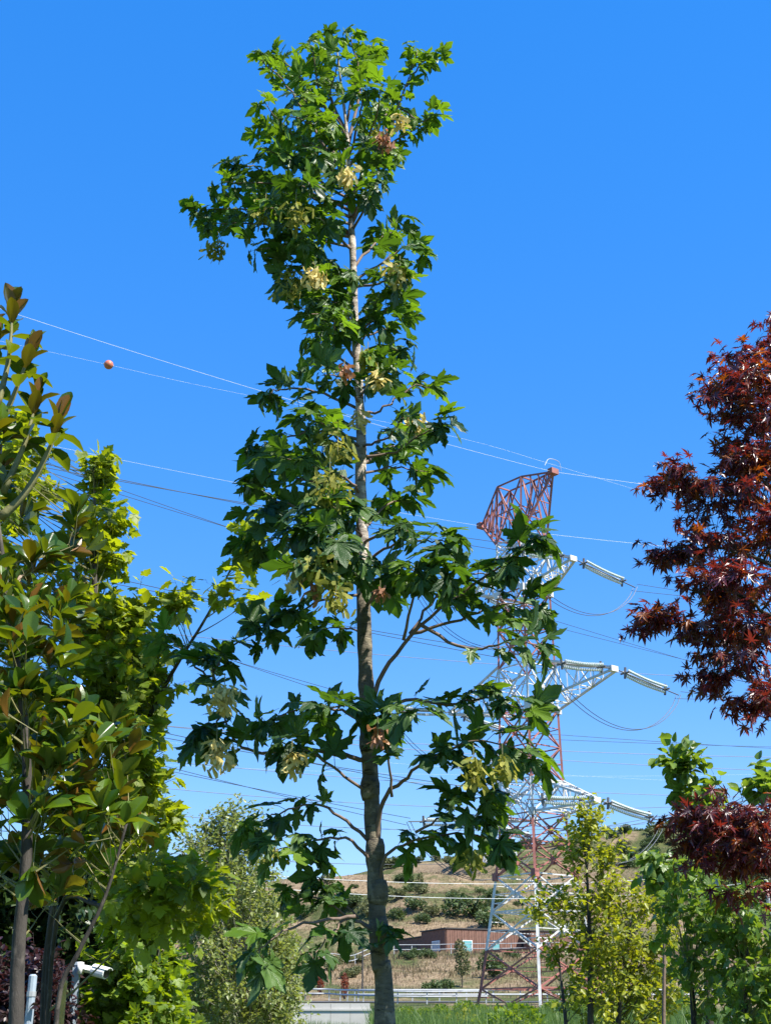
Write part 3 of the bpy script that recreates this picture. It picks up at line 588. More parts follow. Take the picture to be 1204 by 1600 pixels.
# red japanese maple
rm, RM, rbr_ = tree('red_maple', 'dark red japanese maple with star shaped leaves spreading in flat tiers', 'tree',
    [[(1420, 1900, 5.6, .07), (1400, 1600, 5.6, .06), (1360, 1300, 5.6, .05), (1310, 1050, 5.6, .035), (1270, 850, 5.6, .02), (1250, 650, 5.6, .008)]],
    [(1208, 540, 5.5, 12, 35, .2, 9), (1155, 575, 5.5, 40, 16, .25, 14), (1155, 630, 5.5, 35, 18, .3, 17), (1185, 685, 5.5, 45, 14, .35, 15), (1070, 750, 5.5, 50, 8, .18, 11), (1175, 745, 5.5, 45, 18, .35, 17), (1120, 785, 5.4, 45, 10, .25, 9), (1080, 852, 5.4, 62, 9, .2, 13), (1175, 835, 5.5, 42, 22, .35, 18), (1110, 915, 5.3, 45, 10, .2, 13), (1180, 925, 5.4, 40, 16, .3, 12), (1060, 972, 5.4, 50, 8, .18, 10), (1140, 1000, 5.4, 50, 12, .3, 15), (1130, 1050, 5.4, 40, 9, .25, 9), (1185, 1095, 5.4, 35, 12, .25, 11), (1110, 1280, 5.4, 38, 18, .25, 15), (1155, 1305, 5.4, 50, 18, .3, 20), (1185, 1345, 5.4, 40, 16, .3, 16), (1110, 1320, 5.4, 25, 10, .2, 6), (1185, 1392, 5.3, 30, 5, .15, 4), (1340, 650, 5.8, 60, 60, .5, 20), (1390, 840, 6, 70, 40, .5, 24), (1420, 970, 5.9, 70, 30, .5, 22), (1430, 1090, 5.3, 70, 30, .4, 20), (1460, 1275, 5.9, 70, 30, .5, 20), (1270, 610, 5.7, 40, 50, .4, 14), (1290, 800, 6.2, 60, 30, .3, 14)],
    [M['red'], M['red_o']], RED_T, M['darkbark'], M['darkbark'], 300, 4, .13, 5, .05, .0, 1.0, .35, .35, p2=.16, rbr=.0035, pen=.12, limbs=[([(1262, 760, 5.6), (1215, 680, 5.55), (1175, 610, 5.5), (1140, 565, 5.5)], .01), ([(1268, 850, 5.6), (1205, 790, 5.55), (1140, 765, 5.5), (1050, 750, 5.5)], .012), ([(1285, 930, 5.6), (1210, 880, 5.5), (1130, 862, 5.45), (1045, 852, 5.4)], .012),
    ([(1305, 1030, 5.6), (1215, 965, 5.45), (1130, 925, 5.35), (1080, 915, 5.3)], .012), ([(1312, 1060, 5.6), (1230, 1010, 5.5), (1140, 990, 5.45), (1040, 973, 5.4)], .012), ([(1330, 1150, 5.6), (1260, 1090, 5.5), (1180, 1065, 5.45), (1110, 1050, 5.4)], .012), ([(1365, 1320, 5.6), (1280, 1300, 5.5), (1190, 1310, 5.45), (1100, 1290, 5.4)], .014), ([(1370, 1360, 5.6), (1290, 1370, 5.5), (1200, 1385, 5.35)], .01),
    ([(1265, 800, 5.6), (1310, 700, 5.7), (1350, 620, 5.8)], .012), ([(1300, 1000, 5.6), (1360, 900, 5.9), (1400, 820, 6.1)], .014), ([(1310, 1050, 5.6), (1380, 1000, 5.9), (1430, 960, 6.0)], .012), ([(1330, 1150, 5.6), (1400, 1100, 5.4), (1440, 1080, 5.2)], .012), ([(1365, 1320, 5.6), (1430, 1280, 5.8), (1480, 1270, 6)], .012)])
RM.finish(rm, 300)
# yellow green tree by the pylon
yl, YL, _ = tree('yellow_green_tree', 'airy young tree with small yellow green leaves and several thin stems beside the pylon foot', 'tree',
    [[(925, 1800, 18, .05), (922, 1600, 18, .045), (920, 1450, 18, .03), (915, 1340, 18, .012)], [(960, 1800, 18, .04), (965, 1600, 18, .035), (985, 1440, 18, .012)], [(890, 1800, 18, .04), (885, 1620, 18, .03), (870, 1480, 18, .01)]],
    [(918, 1305, 18, 12, 20, .25, 12), (920, 1360, 18, 30, 30, .4, 15), (945, 1425, 18, 60, 35, .8, 28), (955, 1500, 18, 75, 45, 1, 38), (950, 1570, 18, 85, 45, 1, 40), (868, 1425, 18, 16, 18, .3, 5), (838, 1450, 18, 10, 12, .3, 3), (1010, 1555, 18, 45, 50, .6, 22), (1000, 1430, 18, 25, 30, .4, 8), (1020, 1490, 18, 25, 35, .4, 8), (868, 1500, 18, 12, 25, .3, 4)],
    [M['yel']], OVA_T, M['darkbark'], M['darkbark'], 0, 5, .4, 7, .078, .5)
YL.finish(yl, 0)
# saplings on the right
s1, S1, _ = tree('lime_sapling', 'young tree with upright bright green leaf tips poking out above the red maple bough', 'tree',
    [[(1110, 1900, 10, .035), (1108, 1600, 10, .03), (1095, 1400, 10, .02), (1082, 1260, 10, .01), (1078, 1200, 10, .004)]],
    [(1076, 1215, 10, 24, 25, .2, 9), (1095, 1255, 10, 30, 25, .25, 10), (1180, 1235, 10, 35, 28, .25, 9), (1115, 1320, 10, 50, 40, .4, 12)], [M['sap']], BRO_T, M['darkbark'], M['twig_g'], 150, 3, .16, 6, .095, .9, .7)
S1.finish(s1, 150)
s2, S2, _ = tree('broadleaf_sapling', 'thin stemmed sapling with large drooping pale leaves beside the yellow green tree', 'tree',
    [[(1036, 1900, 11, .02), (1036, 1600, 11, .016), (1037, 1450, 11, .012), (1032, 1345, 11, .005)]],
    [(1035, 1350, 11, 32, 16, .2, 10), (1040, 1380, 11, 25, 18, .2, 7)], [M['sap']], BRO_T, M['twig'], M['twig'], 100, 3, .12, 5, .10, .1, .9, .7)
S2.finish(s2, 100)
s3, S3, _ = tree('leafy_shrub', 'spreading green shrub with broad leaves below the red maple', 'shrub',
    [[(1160, 1900, 9, .03), (1160, 1650, 9, .028), (1165, 1480, 9, .015)], [(1090, 1900, 9.5, .03), (1085, 1620, 9.5, .025), (1075, 1500, 9.5, .012)]],
    [(1150, 1440, 9, 55, 45, .4, 26), (1180, 1520, 9, 55, 60, .5, 30), (1180, 1600, 9, 60, 50, .5, 26), (1085, 1470, 9.5, 50, 55, .4, 24), (1075, 1390, 9.5, 35, 28, .3, 8), (1100, 1560, 9.5, 50, 40, .4, 12), (1250, 1500, 9, 50, 110, .5, 22)], [M['sap']], PLN_T + BRO_T, M['darkbark'], M['twig_g'], 300, 4, .2, 5, .06, .4, .9, .3)
S3.finish(s3, 300)

# ------------------------------------------------------------------ poles and the security camera on the left
c0 = at(112, 1600, 9); c1 = at(121, 1507, 9)
cc = tag(empty('security_camera', (c0.x, c0.y, 0)), 'white bullet security camera on a grey square steel pole among the leaves', 'camera')
b = MB(); b.beam((c1.x, c1.y, -.1), (c1.x, c1.y, c1.z), .045, M['bluegrey']); b.build('pole', cc)
b = MB(); b.box((c1.x, c1.y, c1.z + .006), (.055, .055, .02), M['bluegrey']); b.build('pole_cap', cc)
h0 = at(129, 1513, 9); h1 = at(146, 1516, 8.95); h2 = at(168, 1522, 8.9)
b = MB(); b.box((c1.x + .03, c1.y - .03, h0.z), (.03, .07, .075), M['cctv']); b.tube([(c1.x + .03, c1.y - .03, h0.z), h0, h1], [.026, .024, .022], M['cctv'], 10); b.build('bracket', cc, True)
b = MB(); b.tube([h1, h1.lerp(h2, .02), h1.lerp(h2, .9), h1.lerp(h2, .92)], [.03, .036, .036, .033], M['cctv'], 14); b.build('housing', cc)
b = MB(); ax = (h2 - h1).normalized(); b.tube([h1.lerp(h2, .92), h1.lerp(h2, .96)], .027, M['black'], 12); b.build('lens', cc)
b = MB()
sd = ax.cross(Vector((0, 0, 1))).normalized(); uv = sd.cross(ax)
for a0 in range(-4, 4):
    q = [h1.lerp(h2, t) + (sd * math.sin(a * .22) + uv * math.cos(a * .22)) * r for t in (.05, 1.12) for a in (a0, a0 + 1) for r in (.039, .042)]
    b.add(q, [(1, 3, 7, 5), (0, 4, 6, 2), (0, 2, 3, 1), (4, 5, 7, 6), (0, 1, 5, 4), (2, 6, 7, 3)], M['cctv'])
b.build('sun_shield', cc)
p0 = at(47, 1600, 8.5)
o = MB(); q = at(52, 1525, 8.5); o.tube([(q.x, q.y, -.1), (q.x, q.y, q.z), (q.x, q.y, q.z + .01)], [.026, .026, .015], M['bluegrey'], 10)
o.tube([(q.x, q.y, q.z - .12), (q.x, q.y, q.z - .09)], [.03, .03], M['galv'], 10)
tag(o.build('steel_post'), 'plain grey round steel post beside the dark magnolia trunk', 'post')
o = MB(); q = at(101, 1530, 7.6); o.tube([(q.x - .01, q.y, -.1), (q.x, q.y, 1.2), (q.x, q.y, q.z - .02), (q.x, q.y, q.z)], [.02, .019, .018, .012], M['stake'], 9)
tag(o.build('tree_stake'), 'yellow wooden tree stake between the magnolia and the camera pole', 'stake')
for (px, py, lab) in ((1119, 1372, 'slim grey stake beside the lime sapling, below the red maple'), (1196, 1375, 'slim grey stake behind the lowest bough of the red maple')):
    o = MB(); q = at(px, py, 10.4); o.tube([(q.x, q.y, -.1), (q.x, q.y, q.z - .02), (q.x, q.y, q.z)], [.019, .018, .012], M['galv'], 8); tag(o.build('grey_stake'), lab, 'stake')

# ------------------------------------------------------------------ pylon
TH = R(38); PA = Vector((math.sin(TH), -math.cos(TH), 0)); PL_ = Vector((math.cos(TH), math.sin(TH), 0))
def hz(py, Y):                                            # world height of an image row at a distance
    return at(CX, py, Y).z
PC = Vector((10.87, 96, 0)); PZ0 = gz(PC.x, PC.y) - .2
lev = [PZ0] + [hz(y, 96) for y in (1545, 1485, 1425, 1370, 1320, 1275, 1222, 1170, 1112, 1045, 985, 930, 872, 850)]
wid = [3.35, 2.95, 2.62, 2.3, 2.02, 1.8, 1.68, 1.64, 1.6, 1.56, 1.52, 1.48, 1.44, 1.4, 1.4]
colr = ['red', 'red', 'white', 'white', 'red', 'red', 'white', 'red', 'red', 'white', 'red', 'red', 'white', 'white']
def build_pylon(C, lev, wid, colr, arms, peaks, name, label, group, cols, fat=1.0, box=True):
    root = tag(empty(name, (C.x, C.y, lev[0])), label, 'pylon', group)
    def cor(k, i): 
        sa, sl = ((1, 1), (1, -1), (-1, -1), (-1, 1))[i % 4]
        return Vector((C.x, C.y, lev[k])) + PA * (sa * wid[k]) + PL_ * (sl * wid[k])
    for i in range(4):
        b = MB()
        for k in range(len(lev) - 1):
            cm = M['sunlit_leg'] if (i == 1 and k < 2 and box) else cols[colr[k]]  # foot of the near leg coloured pale for the sun on it
            b.beam(cor(k, i), cor(k + 1, i), (.2 - .005 * k) * fat, cm)
        b.build('leg', root)
    for k in range(len(lev) - 1):
        for i in range(4):
            a0, a1, b0, b1 = cor(k, i), cor(k, i + 1), cor(k + 1, i), cor(k + 1, i + 1); cm = cols[colr[k]]
            b = MB(); w = .092 * fat
            b.beam(a0, b1, w, cm); b.beam(a1, b0, w, cm); b.beam(b0, b1, w * .9, cm)
            m = (a0 + a1 + b0 + b1) / 4
            b.beam((a0 + b0) / 2, m, w * .6, cm); b.beam((a1 + b1) / 2, m, w * .6, cm)
            if k < 5:
                b.beam((a0 + m) / 2, a0.lerp(b0, .25), w * .6, cm); b.beam((a1 + m) / 2, a1.lerp(b1, .25), w * .6, cm); b.beam((b0 + m) / 2, b0.lerp(a0, .25), w * .6, cm)
            if box:
                n_ = (b1 - b0).normalized()
                b.box(m, (.28 * fat, .28 * fat, .28 * fat), cm, TH)
            b.build('bracing', root)
        if box and k % 2 == 0:
            b = MB(); b.beam(cor(k + 1, 0), cor(k + 1, 2), .09 * fat, cols[colr[k]]); b.beam(cor(k + 1, 1), cor(k + 1, 3), .088 * fat, cols[colr[k]]); b.build('plan_bracing', root)
        if box and k in (4, 6, 9, 12):
            for i in range(4):
                c = cor(k, i); b = MB(); b.box(c, (.42, .42, .55), cols[colr[k]], TH); b.build('gusset_plate', root)
    tips = []
    for (s, zt, ztop, zbot) in arms:
        for sg in (1, -1):
            tip = Vector((C.x, C.y, zt)) + PA * (s * sg)
            wt = float(np.interp(ztop, lev, wid)); wb = float(np.interp(zbot, lev, wid)); b = MB()
            ro = [Vector((C.x, C.y, z)) + PA * (w * sg) + PL_ * (w * q) for z, w in ((ztop, wt), (zbot, wb)) for q in (-1, 1)]
            e = .25
            te = [tip + PL_ * (-e) + Vector((0, 0, .1)), tip + PL_ * e + Vector((0, 0, .1)), tip - PL_ * e - Vector((0, 0, .12)), tip + PL_ * e - Vector((0, 0, .12))]
            for r_, t_ in zip(ro, te): b.beam(r_, t_, .15 * fat, cols['white'])
            nseg = 5
            for j in range(1, nseg):
                t = j / nseg; t2 = (j - 1) / nseg; q = [r_.lerp(t_, t) for r_, t_ in zip(ro, te)]; q2 = [r_.lerp(t_, t2) for r_, t_ in zip(ro, te)]
                for x, y in ((0, 1), (2, 3), (0, 2), (1, 3)): b.beam(q[x], q[y], .07 * fat, cols['white']); b.beam(q2[x] if j % 2 else q2[y], q[y] if j % 2 else q[x], .07 * fat, cols['white'])
            b.box(tip, (.7, .35, .4), cols['white'], TH)
            b.build('cross_arm', root); tips.append((tip, sg))
    K = len(lev) - 1
    if peaks:
        b = MB(); top = [cor(K, i) for i in range(4)]; cm = cols['red']
        P1, P2, U1, U2 = peaks                            # two ground wire tips and the upper ridge points
        ch = []
        for q, (tip, near) in enumerate(((P1, True), (P2, False))):
            cs = (0, 1) if near else (2, 3)
            for i in cs: b.beam(top[i], tip, .15 * fat, cm); ch.append((top[i], tip))
        ridge = [U1 + PL_ * .7, U1 - PL_ * .7, U2 - PL_ * .7, U2 + PL_ * .7]
        for i in range(4): b.beam(top[i], ridge[i], .13 * fat, cm); b.beam(ridge[i], ridge[(i + 1) % 4], .11 * fat, cm)
        for i in (0, 1): b.beam(ridge[i], P1, .12 * fat, cm)
        for i in (2, 3): b.beam(ridge[i], P2, .12 * fat, cm)
        for i in range(4):
            a0, a1, r0, r1 = top[i], top[(i + 1) % 4], ridge[i], ridge[(i + 1) % 4]
            b.beam(a0, r1, .10 * fat, cm); b.beam(a1, r0, .10 * fat, cm)
            b.beam(a0.lerp(r0, .5), a1.lerp(r1, .5), .08 * fat, cm)
        for i, tip in ((0, P1), (1, P1), (2, P2), (3, P2)):
            for t in (.3, .55, .78):
                b.beam(top[i].lerp(tip, t), ridge[i].lerp(tip, t), .08 * fat, cm); b.beam(top[i].lerp(tip, t), ridge[i].lerp(tip, max(0, t - .28)), .08 * fat, cm)
        for (x, y, tip) in ((0, 1, P1), (3, 2, P2)):
            for t in (.3, .55, .78): b.beam(top[x].lerp(tip, t), top[y].lerp(tip, t), .07 * fat, cm); b.beam(ridge[x].lerp(tip, t), top[y].lerp(tip, t), .07 * fat, cm)
        for tip in (P1, P2): b.box(tip, (.75, .5, .45), cm, TH)
        b.build('ground_wire_arm', root)
    return root, tips
arms = []
def solve_arm(px, py):
    s = 3.0
    while s < 14:
        x, y = PC.x + PA.x * s, PC.y + PA.y * s
        p = at(px, py, y)
        if x >= p.x: return s, p.z
        s += .02
    return s, p.z
for (px, py, yt, yb) in ((893, 873, 868, 930), (957, 1045, 1040, 1112), (930, 1250, 1222, 1275)):
    s, z = solve_arm(px, py); arms.append((s, z, hz(yt, 96), hz(yb, 96)))
def tip_at(px, py, s):                                    # a point on the arm plane at arm offset s
    y = PC.y + PA.y * s; return Vector((PC.x + PA.x * s, y, at(px, py, y).z))
P1 = tip_at(850, 737, 3.9); P2 = tip_at(755, 822, -4.6)
U1 = tip_at(822, 748, 1.0); U2 = tip_at(790, 764, -1.8)
pyl, tips = build_pylon(PC, lev, wid, colr, arms, (P1, P2, U1, U2), 'pylon', 'tall red and white lattice pylon with three tiers of arms', None, {'red': M['red_paint'], 'white': M['white_paint']})
b = MB(); q = at(826, 853, 95.0); b.box(q, (1.3, .25, .9), M['white_paint'], TH); b.box(q + Vector((.15, -.18, 0)), (.9, .08, .6), M['rail'], TH); b.box(q + Vector((-1.25, .3, .15)), (.8, .25, .55), M['white_paint'], TH); b.build('sign_box', pyl)
b = MB(); b.tube(curve([P1 + PL_ * -.9 + Vector((0, 0, .3)), P1 + PL_ * -.4 + Vector((0, 0, 1.0)), P1 + PL_ * .7 + Vector((0, 0, 1.05)), P1 + PL_ * .9 + Vector((0, 0, .3))], 4), .025, M['galv'], 5); b.build('bonding_loop', pyl)
# second pylon on the hill, far off
fc = on_ground(782, 1352, 250) or Vector((30, 380, 45))
fl = [fc.z + h for h in (-.5, 5, 10, 15, 20, 24, 28)]
arms_f = [(6.5, fl[3] + .6, fl[3] + 1, fl[3] - 1), (8, fl[4] + 1, fl[4] + 2, fl[4]), (5, fl[5] + 2, fl[5] + 2.5, fl[5] + .5)]
fp, _ = build_pylon(fc, fl, [3.2, 2.6, 2.0, 1.5, 1.2, 1.0, .5], ['white'] * 6, arms_f, None, 'pylon', 'small pale steel pylon far off on the hilltop behind the red and white one', None, {'red': M['far_steel'], 'white': M['far_steel']}, 1.3, False)

# ------------------------------------------------------------------ insulators, wires, jumpers
def insul(a, d, L_, rows, label, drop=.10):
    e = a + d * L_ - Vector((0, 0, drop * L_)); ax = (e - a).normalized(); sd = ax.cross(Vector((0, 0, 1))).normalized(); uu = sd.cross(ax)
    root = tag(empty('insulator_string', a), label, 'insulator', 'insulator strings on the pylon arms')
    offs = [(sd * .25 * x + uu * .25 * y) for x, y in rows]
    s0, s1 = a + ax * .9, a + ax * (L_ - 1.5)
    for of in offs:
        b = MB(); n = 22; pts = []; rad = []
        for k in range(n):
            f = k / n; sag = -.22 * math.sin(math.pi * f)
            for g, r in ((0, .035), (.25, .115), (.5, .115), (.7, .035)):
                t = (k + g) / n; pts.append(s0.lerp(s1, t) + of - Vector((0, 0, .09 * math.sin(math.pi * t)))); rad.append(r)
        b.tube(pts, rad, M['porc'], 7); b.build('insulator_chain', root)
    b = MB()
    for q in (s0 - ax * .05, s1 + ax * .05): b.tube([q - uu * .42, q + uu * .42], .09, M['cap'], 6); b.tube([q - sd * .42, q + sd * .42], .07, M['cap'], 6)
    b.tube([a - ax * .3, s0, s1, e], .045, M['cap'], 5); b.build('yoke', root)
    return e
def wire(pts, r, mat, label, cat='power line', group=None, name='power_line'):
    b = MB(); b.tube(pts, r, mat, 5); o = b.build(name); return tag(o, label, cat, group)
def span(a, d, px, py, L_, k=.0007):
    """catenary-like run from a in direction d, its slope set so that it passes the image point"""
    t = 1.0; ta = 30
    while t < L_:
        q = a + d * t
        u = proj(Vector((q.x, q.y, a.z)))[0]
        if (d.x < 0 and u <= px) or (d.x > 0 and u >= px): ta = t; break
        t += .5
    else: ta = L_ * .5
    q = a + d * ta; z = at(px, py, q.y).z
    m = (z - a.z - k * ta * ta) / ta
    return [a + d * t + Vector((0, 0, m * t + k * t * t)) for t in np.linspace(0, L_, 50)]
LD = -PL_; RD = PL_
tier = ['upper', 'middle', 'lower']
ltarget = {(0, 1): (90, 728), (0, -1): (170, 762), (1, 1): (220, 914), (1, -1): (267, 1000), (2, 1): (270, 1150), (2, -1): (282, 1205)}
rtarget = {(0, 1): (1204, 945), (0, -1): (1060, 1029), (1, 1): (1204, 1095), (1, -1): (1130, 1165), (2, 1): (1204, 1290), (2, -1): (1204, 1245)}
for ti, (tip, sg) in enumerate(tips):
    t = ti // 2; side = 'near' if sg > 0 else 'far'
    rows = ((-1, .6), (1, .6), (0, -.8))
    wd = 'right hand' if sg > 0 else 'left hand'
    eL = insul(tip + LD * .4, LD, 6.3, rows, 'string of pale insulators reaching back over the %s %s arm of the pylon' % (wd, tier[t]), .10)
    eR = insul(tip + RD * .4, RD, 6.6, rows, 'string of pale insulators pointing away from the tip of the %s %s arm' % (wd, tier[t]), .13)
    for q in (-.22, .22):
        off = PA * q
        dl = (eL + off, LD); dr = (eR + off, RD)
        px, py = ltarget[(t, sg)]; wire(span(eL + off + Vector((0, 0, q)), LD, px, py + q * 14, 110, .0006), .022, M['wire'], '%s strand of the dark conductor pair running left from the %s %s pylon arm' % ('lower' if q < 0 else 'upper', wd, tier[t]), group='conductors of the %s %s arm, left span' % (wd, tier[t]))
        px, py = rtarget[(t, sg)]; wire(span(eR + off + Vector((0, 0, q)), RD, px, py, 160, .0002), .022, M['wire'], '%s strand of the dark conductor pair running right from the %s %s pylon arm' % ('lower' if q < 0 else 'upper', wd, tier[t]), group='conductors of the %s %s arm, right span' % (wd, tier[t]))
        dip = 3.6
        pts = [(eL + off).lerp(eR + off, u) - Vector((0, 0, dip * (1 - (2 * u - 1) ** 2) ** .8)) + PA * (sg * .3 * math.sin(math.pi * u)) for u in np.linspace(0, 1, 26)]
        wire(pts, .026, M['wire'], 'slack jumper loop hanging below the %s %s arm of the pylon' % (wd, tier[t]), 'cable', 'jumper loops of the %s %s arm' % (wd, tier[t]), 'jumper_loop')
wire(span(P1, LD, 240, 555, 110, .0008), .010, M['wire_l'], 'bright ground wire rising left from the highest tip of the pylon')
wire(span(P1, RD, 1000, 756, 160, .0005), .013, M['wire_l'], 'bright ground wire running right from the highest tip of the pylon')
wire(span(P2, LD, 240, 727, 110, .0006), .008, M['wire_l'], 'bright ground wire running left from the lower left tip of the pylon head')
wire(span(P2, RD, 1000, 850, 160, .0005), .012, M['wire_l'], 'bright ground wire running right from the lower left tip of the pylon head')
# a parallel line farther off: its wires cross the whole view
def cross(l, r, Y, rad, mat, label, group=None, ext=.5):
    a, c = at(*l, Y), at(*r, Y + 25); d = c - a; a2 = a - d * ext; n = 40
    pts = []
    for u in np.linspace(0, 1, n):
        t = -ext + (1 + 2 * ext) * u; p = a + d * t; pts.append(p + Vector((0, 0, 4.5 * (t * t - t) * .5)))
    return wire(pts, rad, mat, label, group=group)
lab = 'thin dark wire of the farther line crossing behind the sycamore and the pylon'
for l, r in (((215, 985), (1060, 1056)), ((330, 1140), (1204, 1183)), ((367, 1146), (1204, 1204)), ((266, 1190), (1060, 1243)), ((282, 1234), (880, 1264)), ((282, 1275), (800, 1297)), ((300, 1336), (760, 1348))):
    cross(l, r, 150, .035, M['wire'], lab, 'wires of the farther line')
for l, r in (((265, 1160), (1060, 1220)), ((265, 1195), (1060, 1212))):
    cross(l, r, 170, .007, M['wire_l'], 'faint bright wire of the farther line crossing behind the pylon', 'bright wires of the farther line')
for l, r, lb in (((390, 1366), (1100, 1367), 'pale level wire crossing just below the hilltop, the upper of two'), ((450, 1390), (1090, 1389), 'pale level wire crossing the hillside, the lower of two')):
    cross(l, r, 70, .013, M['wire_l'], lb)
ballw = [at(px, py, 75) for px, py in ((-150, 500), (60, 546), (170, 570), (330, 606), (690, 678), (870, 728), (1204, 830))]
wire(curve(ballw, 6), .006, M['wire_l'], 'very thin wire carrying the orange marker ball')
bc = at(170, 570, 75); bm = MB()
n = 16; pts = [bc + Vector((0, 0, .31 * -math.cos(math.pi * k / n))) for k in range(n + 1)]; rad = [max(.004, .31 * math.sin(math.pi * k / n)) for k in range(n + 1)]
ball = tag(empty('marker_ball', bc), 'round orange aircraft warning ball hanging on a thin wire', 'warning ball')
bm.tube(pts, rad, M['ball'], 24); bm.build('shell', ball, True)
bm = MB(); wd_ = (ballw[3] - ballw[1]).normalized(); bm.tube([bc - wd_ * .36, bc + wd_ * .36], .05, M['galv'], 8); bm.build('clamp', ball)

# ------------------------------------------------------------------ building on the terrace
def building(corner_px, Y, u_len, v_len, H, label, hv=None, hole=False):
    g = at(corner_px, 1488, Y) if hv is None else hv; z0 = gz(g.x, g.y) - .3; al = R(24)
    U = Vector((math.cos(al), math.sin(al), 0)); Vv = Vector((-math.sin(al), math.cos(al), 0)); c = Vector((g.x, g.y, z0))
    root = tag(empty('building', c), label, 'building'); H += .3
    b = MB(); m = c + U * u_len / 2 + Vv * v_len / 2
    b.box(m + Vector((0, 0, H / 2)), (u_len, v_len, H), M['roofm'], al); b.build('core', root)
    n = int(u_len / 1.15); w = u_len / n
    pm = MB(); pm.box((0, 0, 0), (w - .05, .09, H - .15), M['corten']); 
    for k in range(3): pm.box((-w / 3 + k * w / 3, -.07, 0), (.05, .05, H - .15), M['corten'])
    me = pm.mesh('wall_panel')
    for k in range(n): link('wall_panel', me, root, Matrix.Translation(c + U * (w * (k + .5)) - Vv * .06 + Vector((0, 0, H / 2))) @ Matrix.Rotation(al, 4, 'Z'))
    n2 = int(v_len / 1.4); w2 = v_len / n2; pm = MB(); pm.box((0, 0, 0), (w2 - .05, .09, H - .15), M['corten'])
    for k in range(3): pm.box((-w2 / 3 + k * w2 / 3, -.07, 0), (.05, .05, H - .15), M['corten'])
    me2 = pm.mesh('wall_panel')
    for k in range(n2): link('wall_panel', me2, root, Matrix.Translation(c + Vv * (w2 * (k + .5)) - U * .06 + Vector((0, 0, H / 2))) @ Matrix.Rotation(al - R(90), 4, 'Z'))
    b = MB(); b.box(m + Vector((0, 0, H + .08)), (u_len + .5, v_len + .5, .16), M['roofm'], al); b.build('roof', root)
    def opening(nm, along, t, z, w_, h_, fm, gm):
        d_, o_ = (U, -Vv) if along == 'u' else (Vv, -U); rz = al if along == 'u' else al - R(90)
        p = c + d_ * t + o_ * .16 + Vector((0, 0, z)); b_ = MB(); b_.box(p, (w_, .12, h_), fm, rz); f = b_.build(nm, root)
        b_ = MB(); b_.box(p + o_ * .06, (w_ - .2, .06, h_ - .2), gm, rz); gl = link('pane', b_.mesh('pane'), None); gl.parent = f; gl.matrix_parent_inverse = Matrix.Identity(4)
    if not hole:
        opening('door', 'u', u_len * .26, 1.3, 1.6, 2.3, M['winw'], M['teal']); opening('window', 'u', u_len * .62, 1.6, 1.3, 1.0, M['roofm'], M['teal']); opening('window', 'v', v_len * .38, 1.7, 2.6, 1.5, M['winw'], M['rail'])
    else: opening('window', 'v', v_len * .4, 1.2, 5.0, 1.8, M['roofm'], M['black'])
    return root
building(697, 203, 13.5, 8.5, 3.75, 'low rust brown panelled building with teal door on the hillside terrace')
bg_ = at(697, 1488, 203); building(0, 0, 7, 11, 3.0, 'lower dark wing at the back corner of the rust brown terrace building', Vector((bg_.x - math.sin(R(24)) * 8.9 + .4, bg_.y + math.cos(R(24)) * 8.9, 0)), hole=True)
building(829, 206, 14, 11, 3.4, 'rust brown panelled building with dark open bay, behind the pylon', hole=True)

# fences and guard rails
def fence(pts, H, label, post_gap, rails=(1.0, .55), r=.06, cat='railing', w=.10):
    P = [Vector((p[0], p[1], gz(p[0], p[1]))) for p in curve([Vector((a, b_, 0)) for a, b_ in pts], 12)]
    root = tag(empty('railing', P[0]), label, cat)
    acc = 0; pm = MB(); pm.box((0, 0, H / 2 - .1), (w, w, H + .2), M['rail']); me = pm.mesh('post')
    nxt = 0
    for i in range(len(P) - 1):
        L_ = (P[i + 1] - P[i]).length
        while nxt <= acc + L_:
            q = P[i].lerp(P[i + 1], (nxt - acc) / L_); link('post', me, root, Matrix.Translation(q)); nxt += post_gap
        acc += L_
    for f in rails:
        b = MB(); b.tube([p + Vector((0, -.08, H * f)) for p in P], r, M['rail'], 5); b.build('rail', root)
    return root
def gxy(px, Y): p = at(px, 1500, Y); return (p.x, Y)
fence([gxy(440, 150), gxy(520, 166), gxy(600, 182), gxy(700, 186), gxy(800, 187), gxy(960, 190)], 1.25, 'white railing along the terrace edge in front of the brown building', 2.8, (1.0, .5), .045)
fence([gxy(560, 121.5), gxy(700, 121.5), gxy(850, 121.8), gxy(1150, 122)], .95, 'pale roadside guard rail behind the pylon legs', 2.4, (1.0, .6), .08, 'guard rail')
fence([gxy(440, 125), gxy(490, 124), gxy(525, 122.5), gxy(600, 111.5), gxy(760, 110.8)], .95, 'pale guard rail on the near side of the road, left of the pylon', 2.4, (1.0, .6), .08, 'guard rail')
w0, w1 = at(455, 1583, 60), at(578, 1585, 60); b = MB(); zt = w0.z
for k in range(4):
    t0, t1 = k / 4, (k + 1) / 4; p = w0.lerp(w1, (t0 + t1) / 2); ll = (w1 - w0).length / 4
    b.box((p.x, p.y, zt / 2 + .3), (ll - .015, .3, zt - .6 + .8), M['conc'])
b.box(((w0.x + w1.x) / 2, w0.y, zt + .14), ((w1 - w0).length + .1, .4, .08), M['conc'])
tag(b.build('concrete_wall'), 'low white concrete wall beyond the sycamore trunk', 'wall')
# lamp post on the slope
q = on_ground(566, 1549, 122) or Vector((-2, 125, 4)); lp = tag(empty('lamp_post', q), 'thin dark lamp post on the dry slope left of the brown building', 'lamp post')
b = MB(); b.tube([q - Vector((0, 0, .2)), q + Vector((0, 0, 5.4))], [.09, .06], M['roofm'], 6); b.build('pole', lp)
b = MB(); b.box(q + Vector((.25, 0, 5.45)), (.7, .25, .12), M['roofm']); b.build('lamp_head', lp)

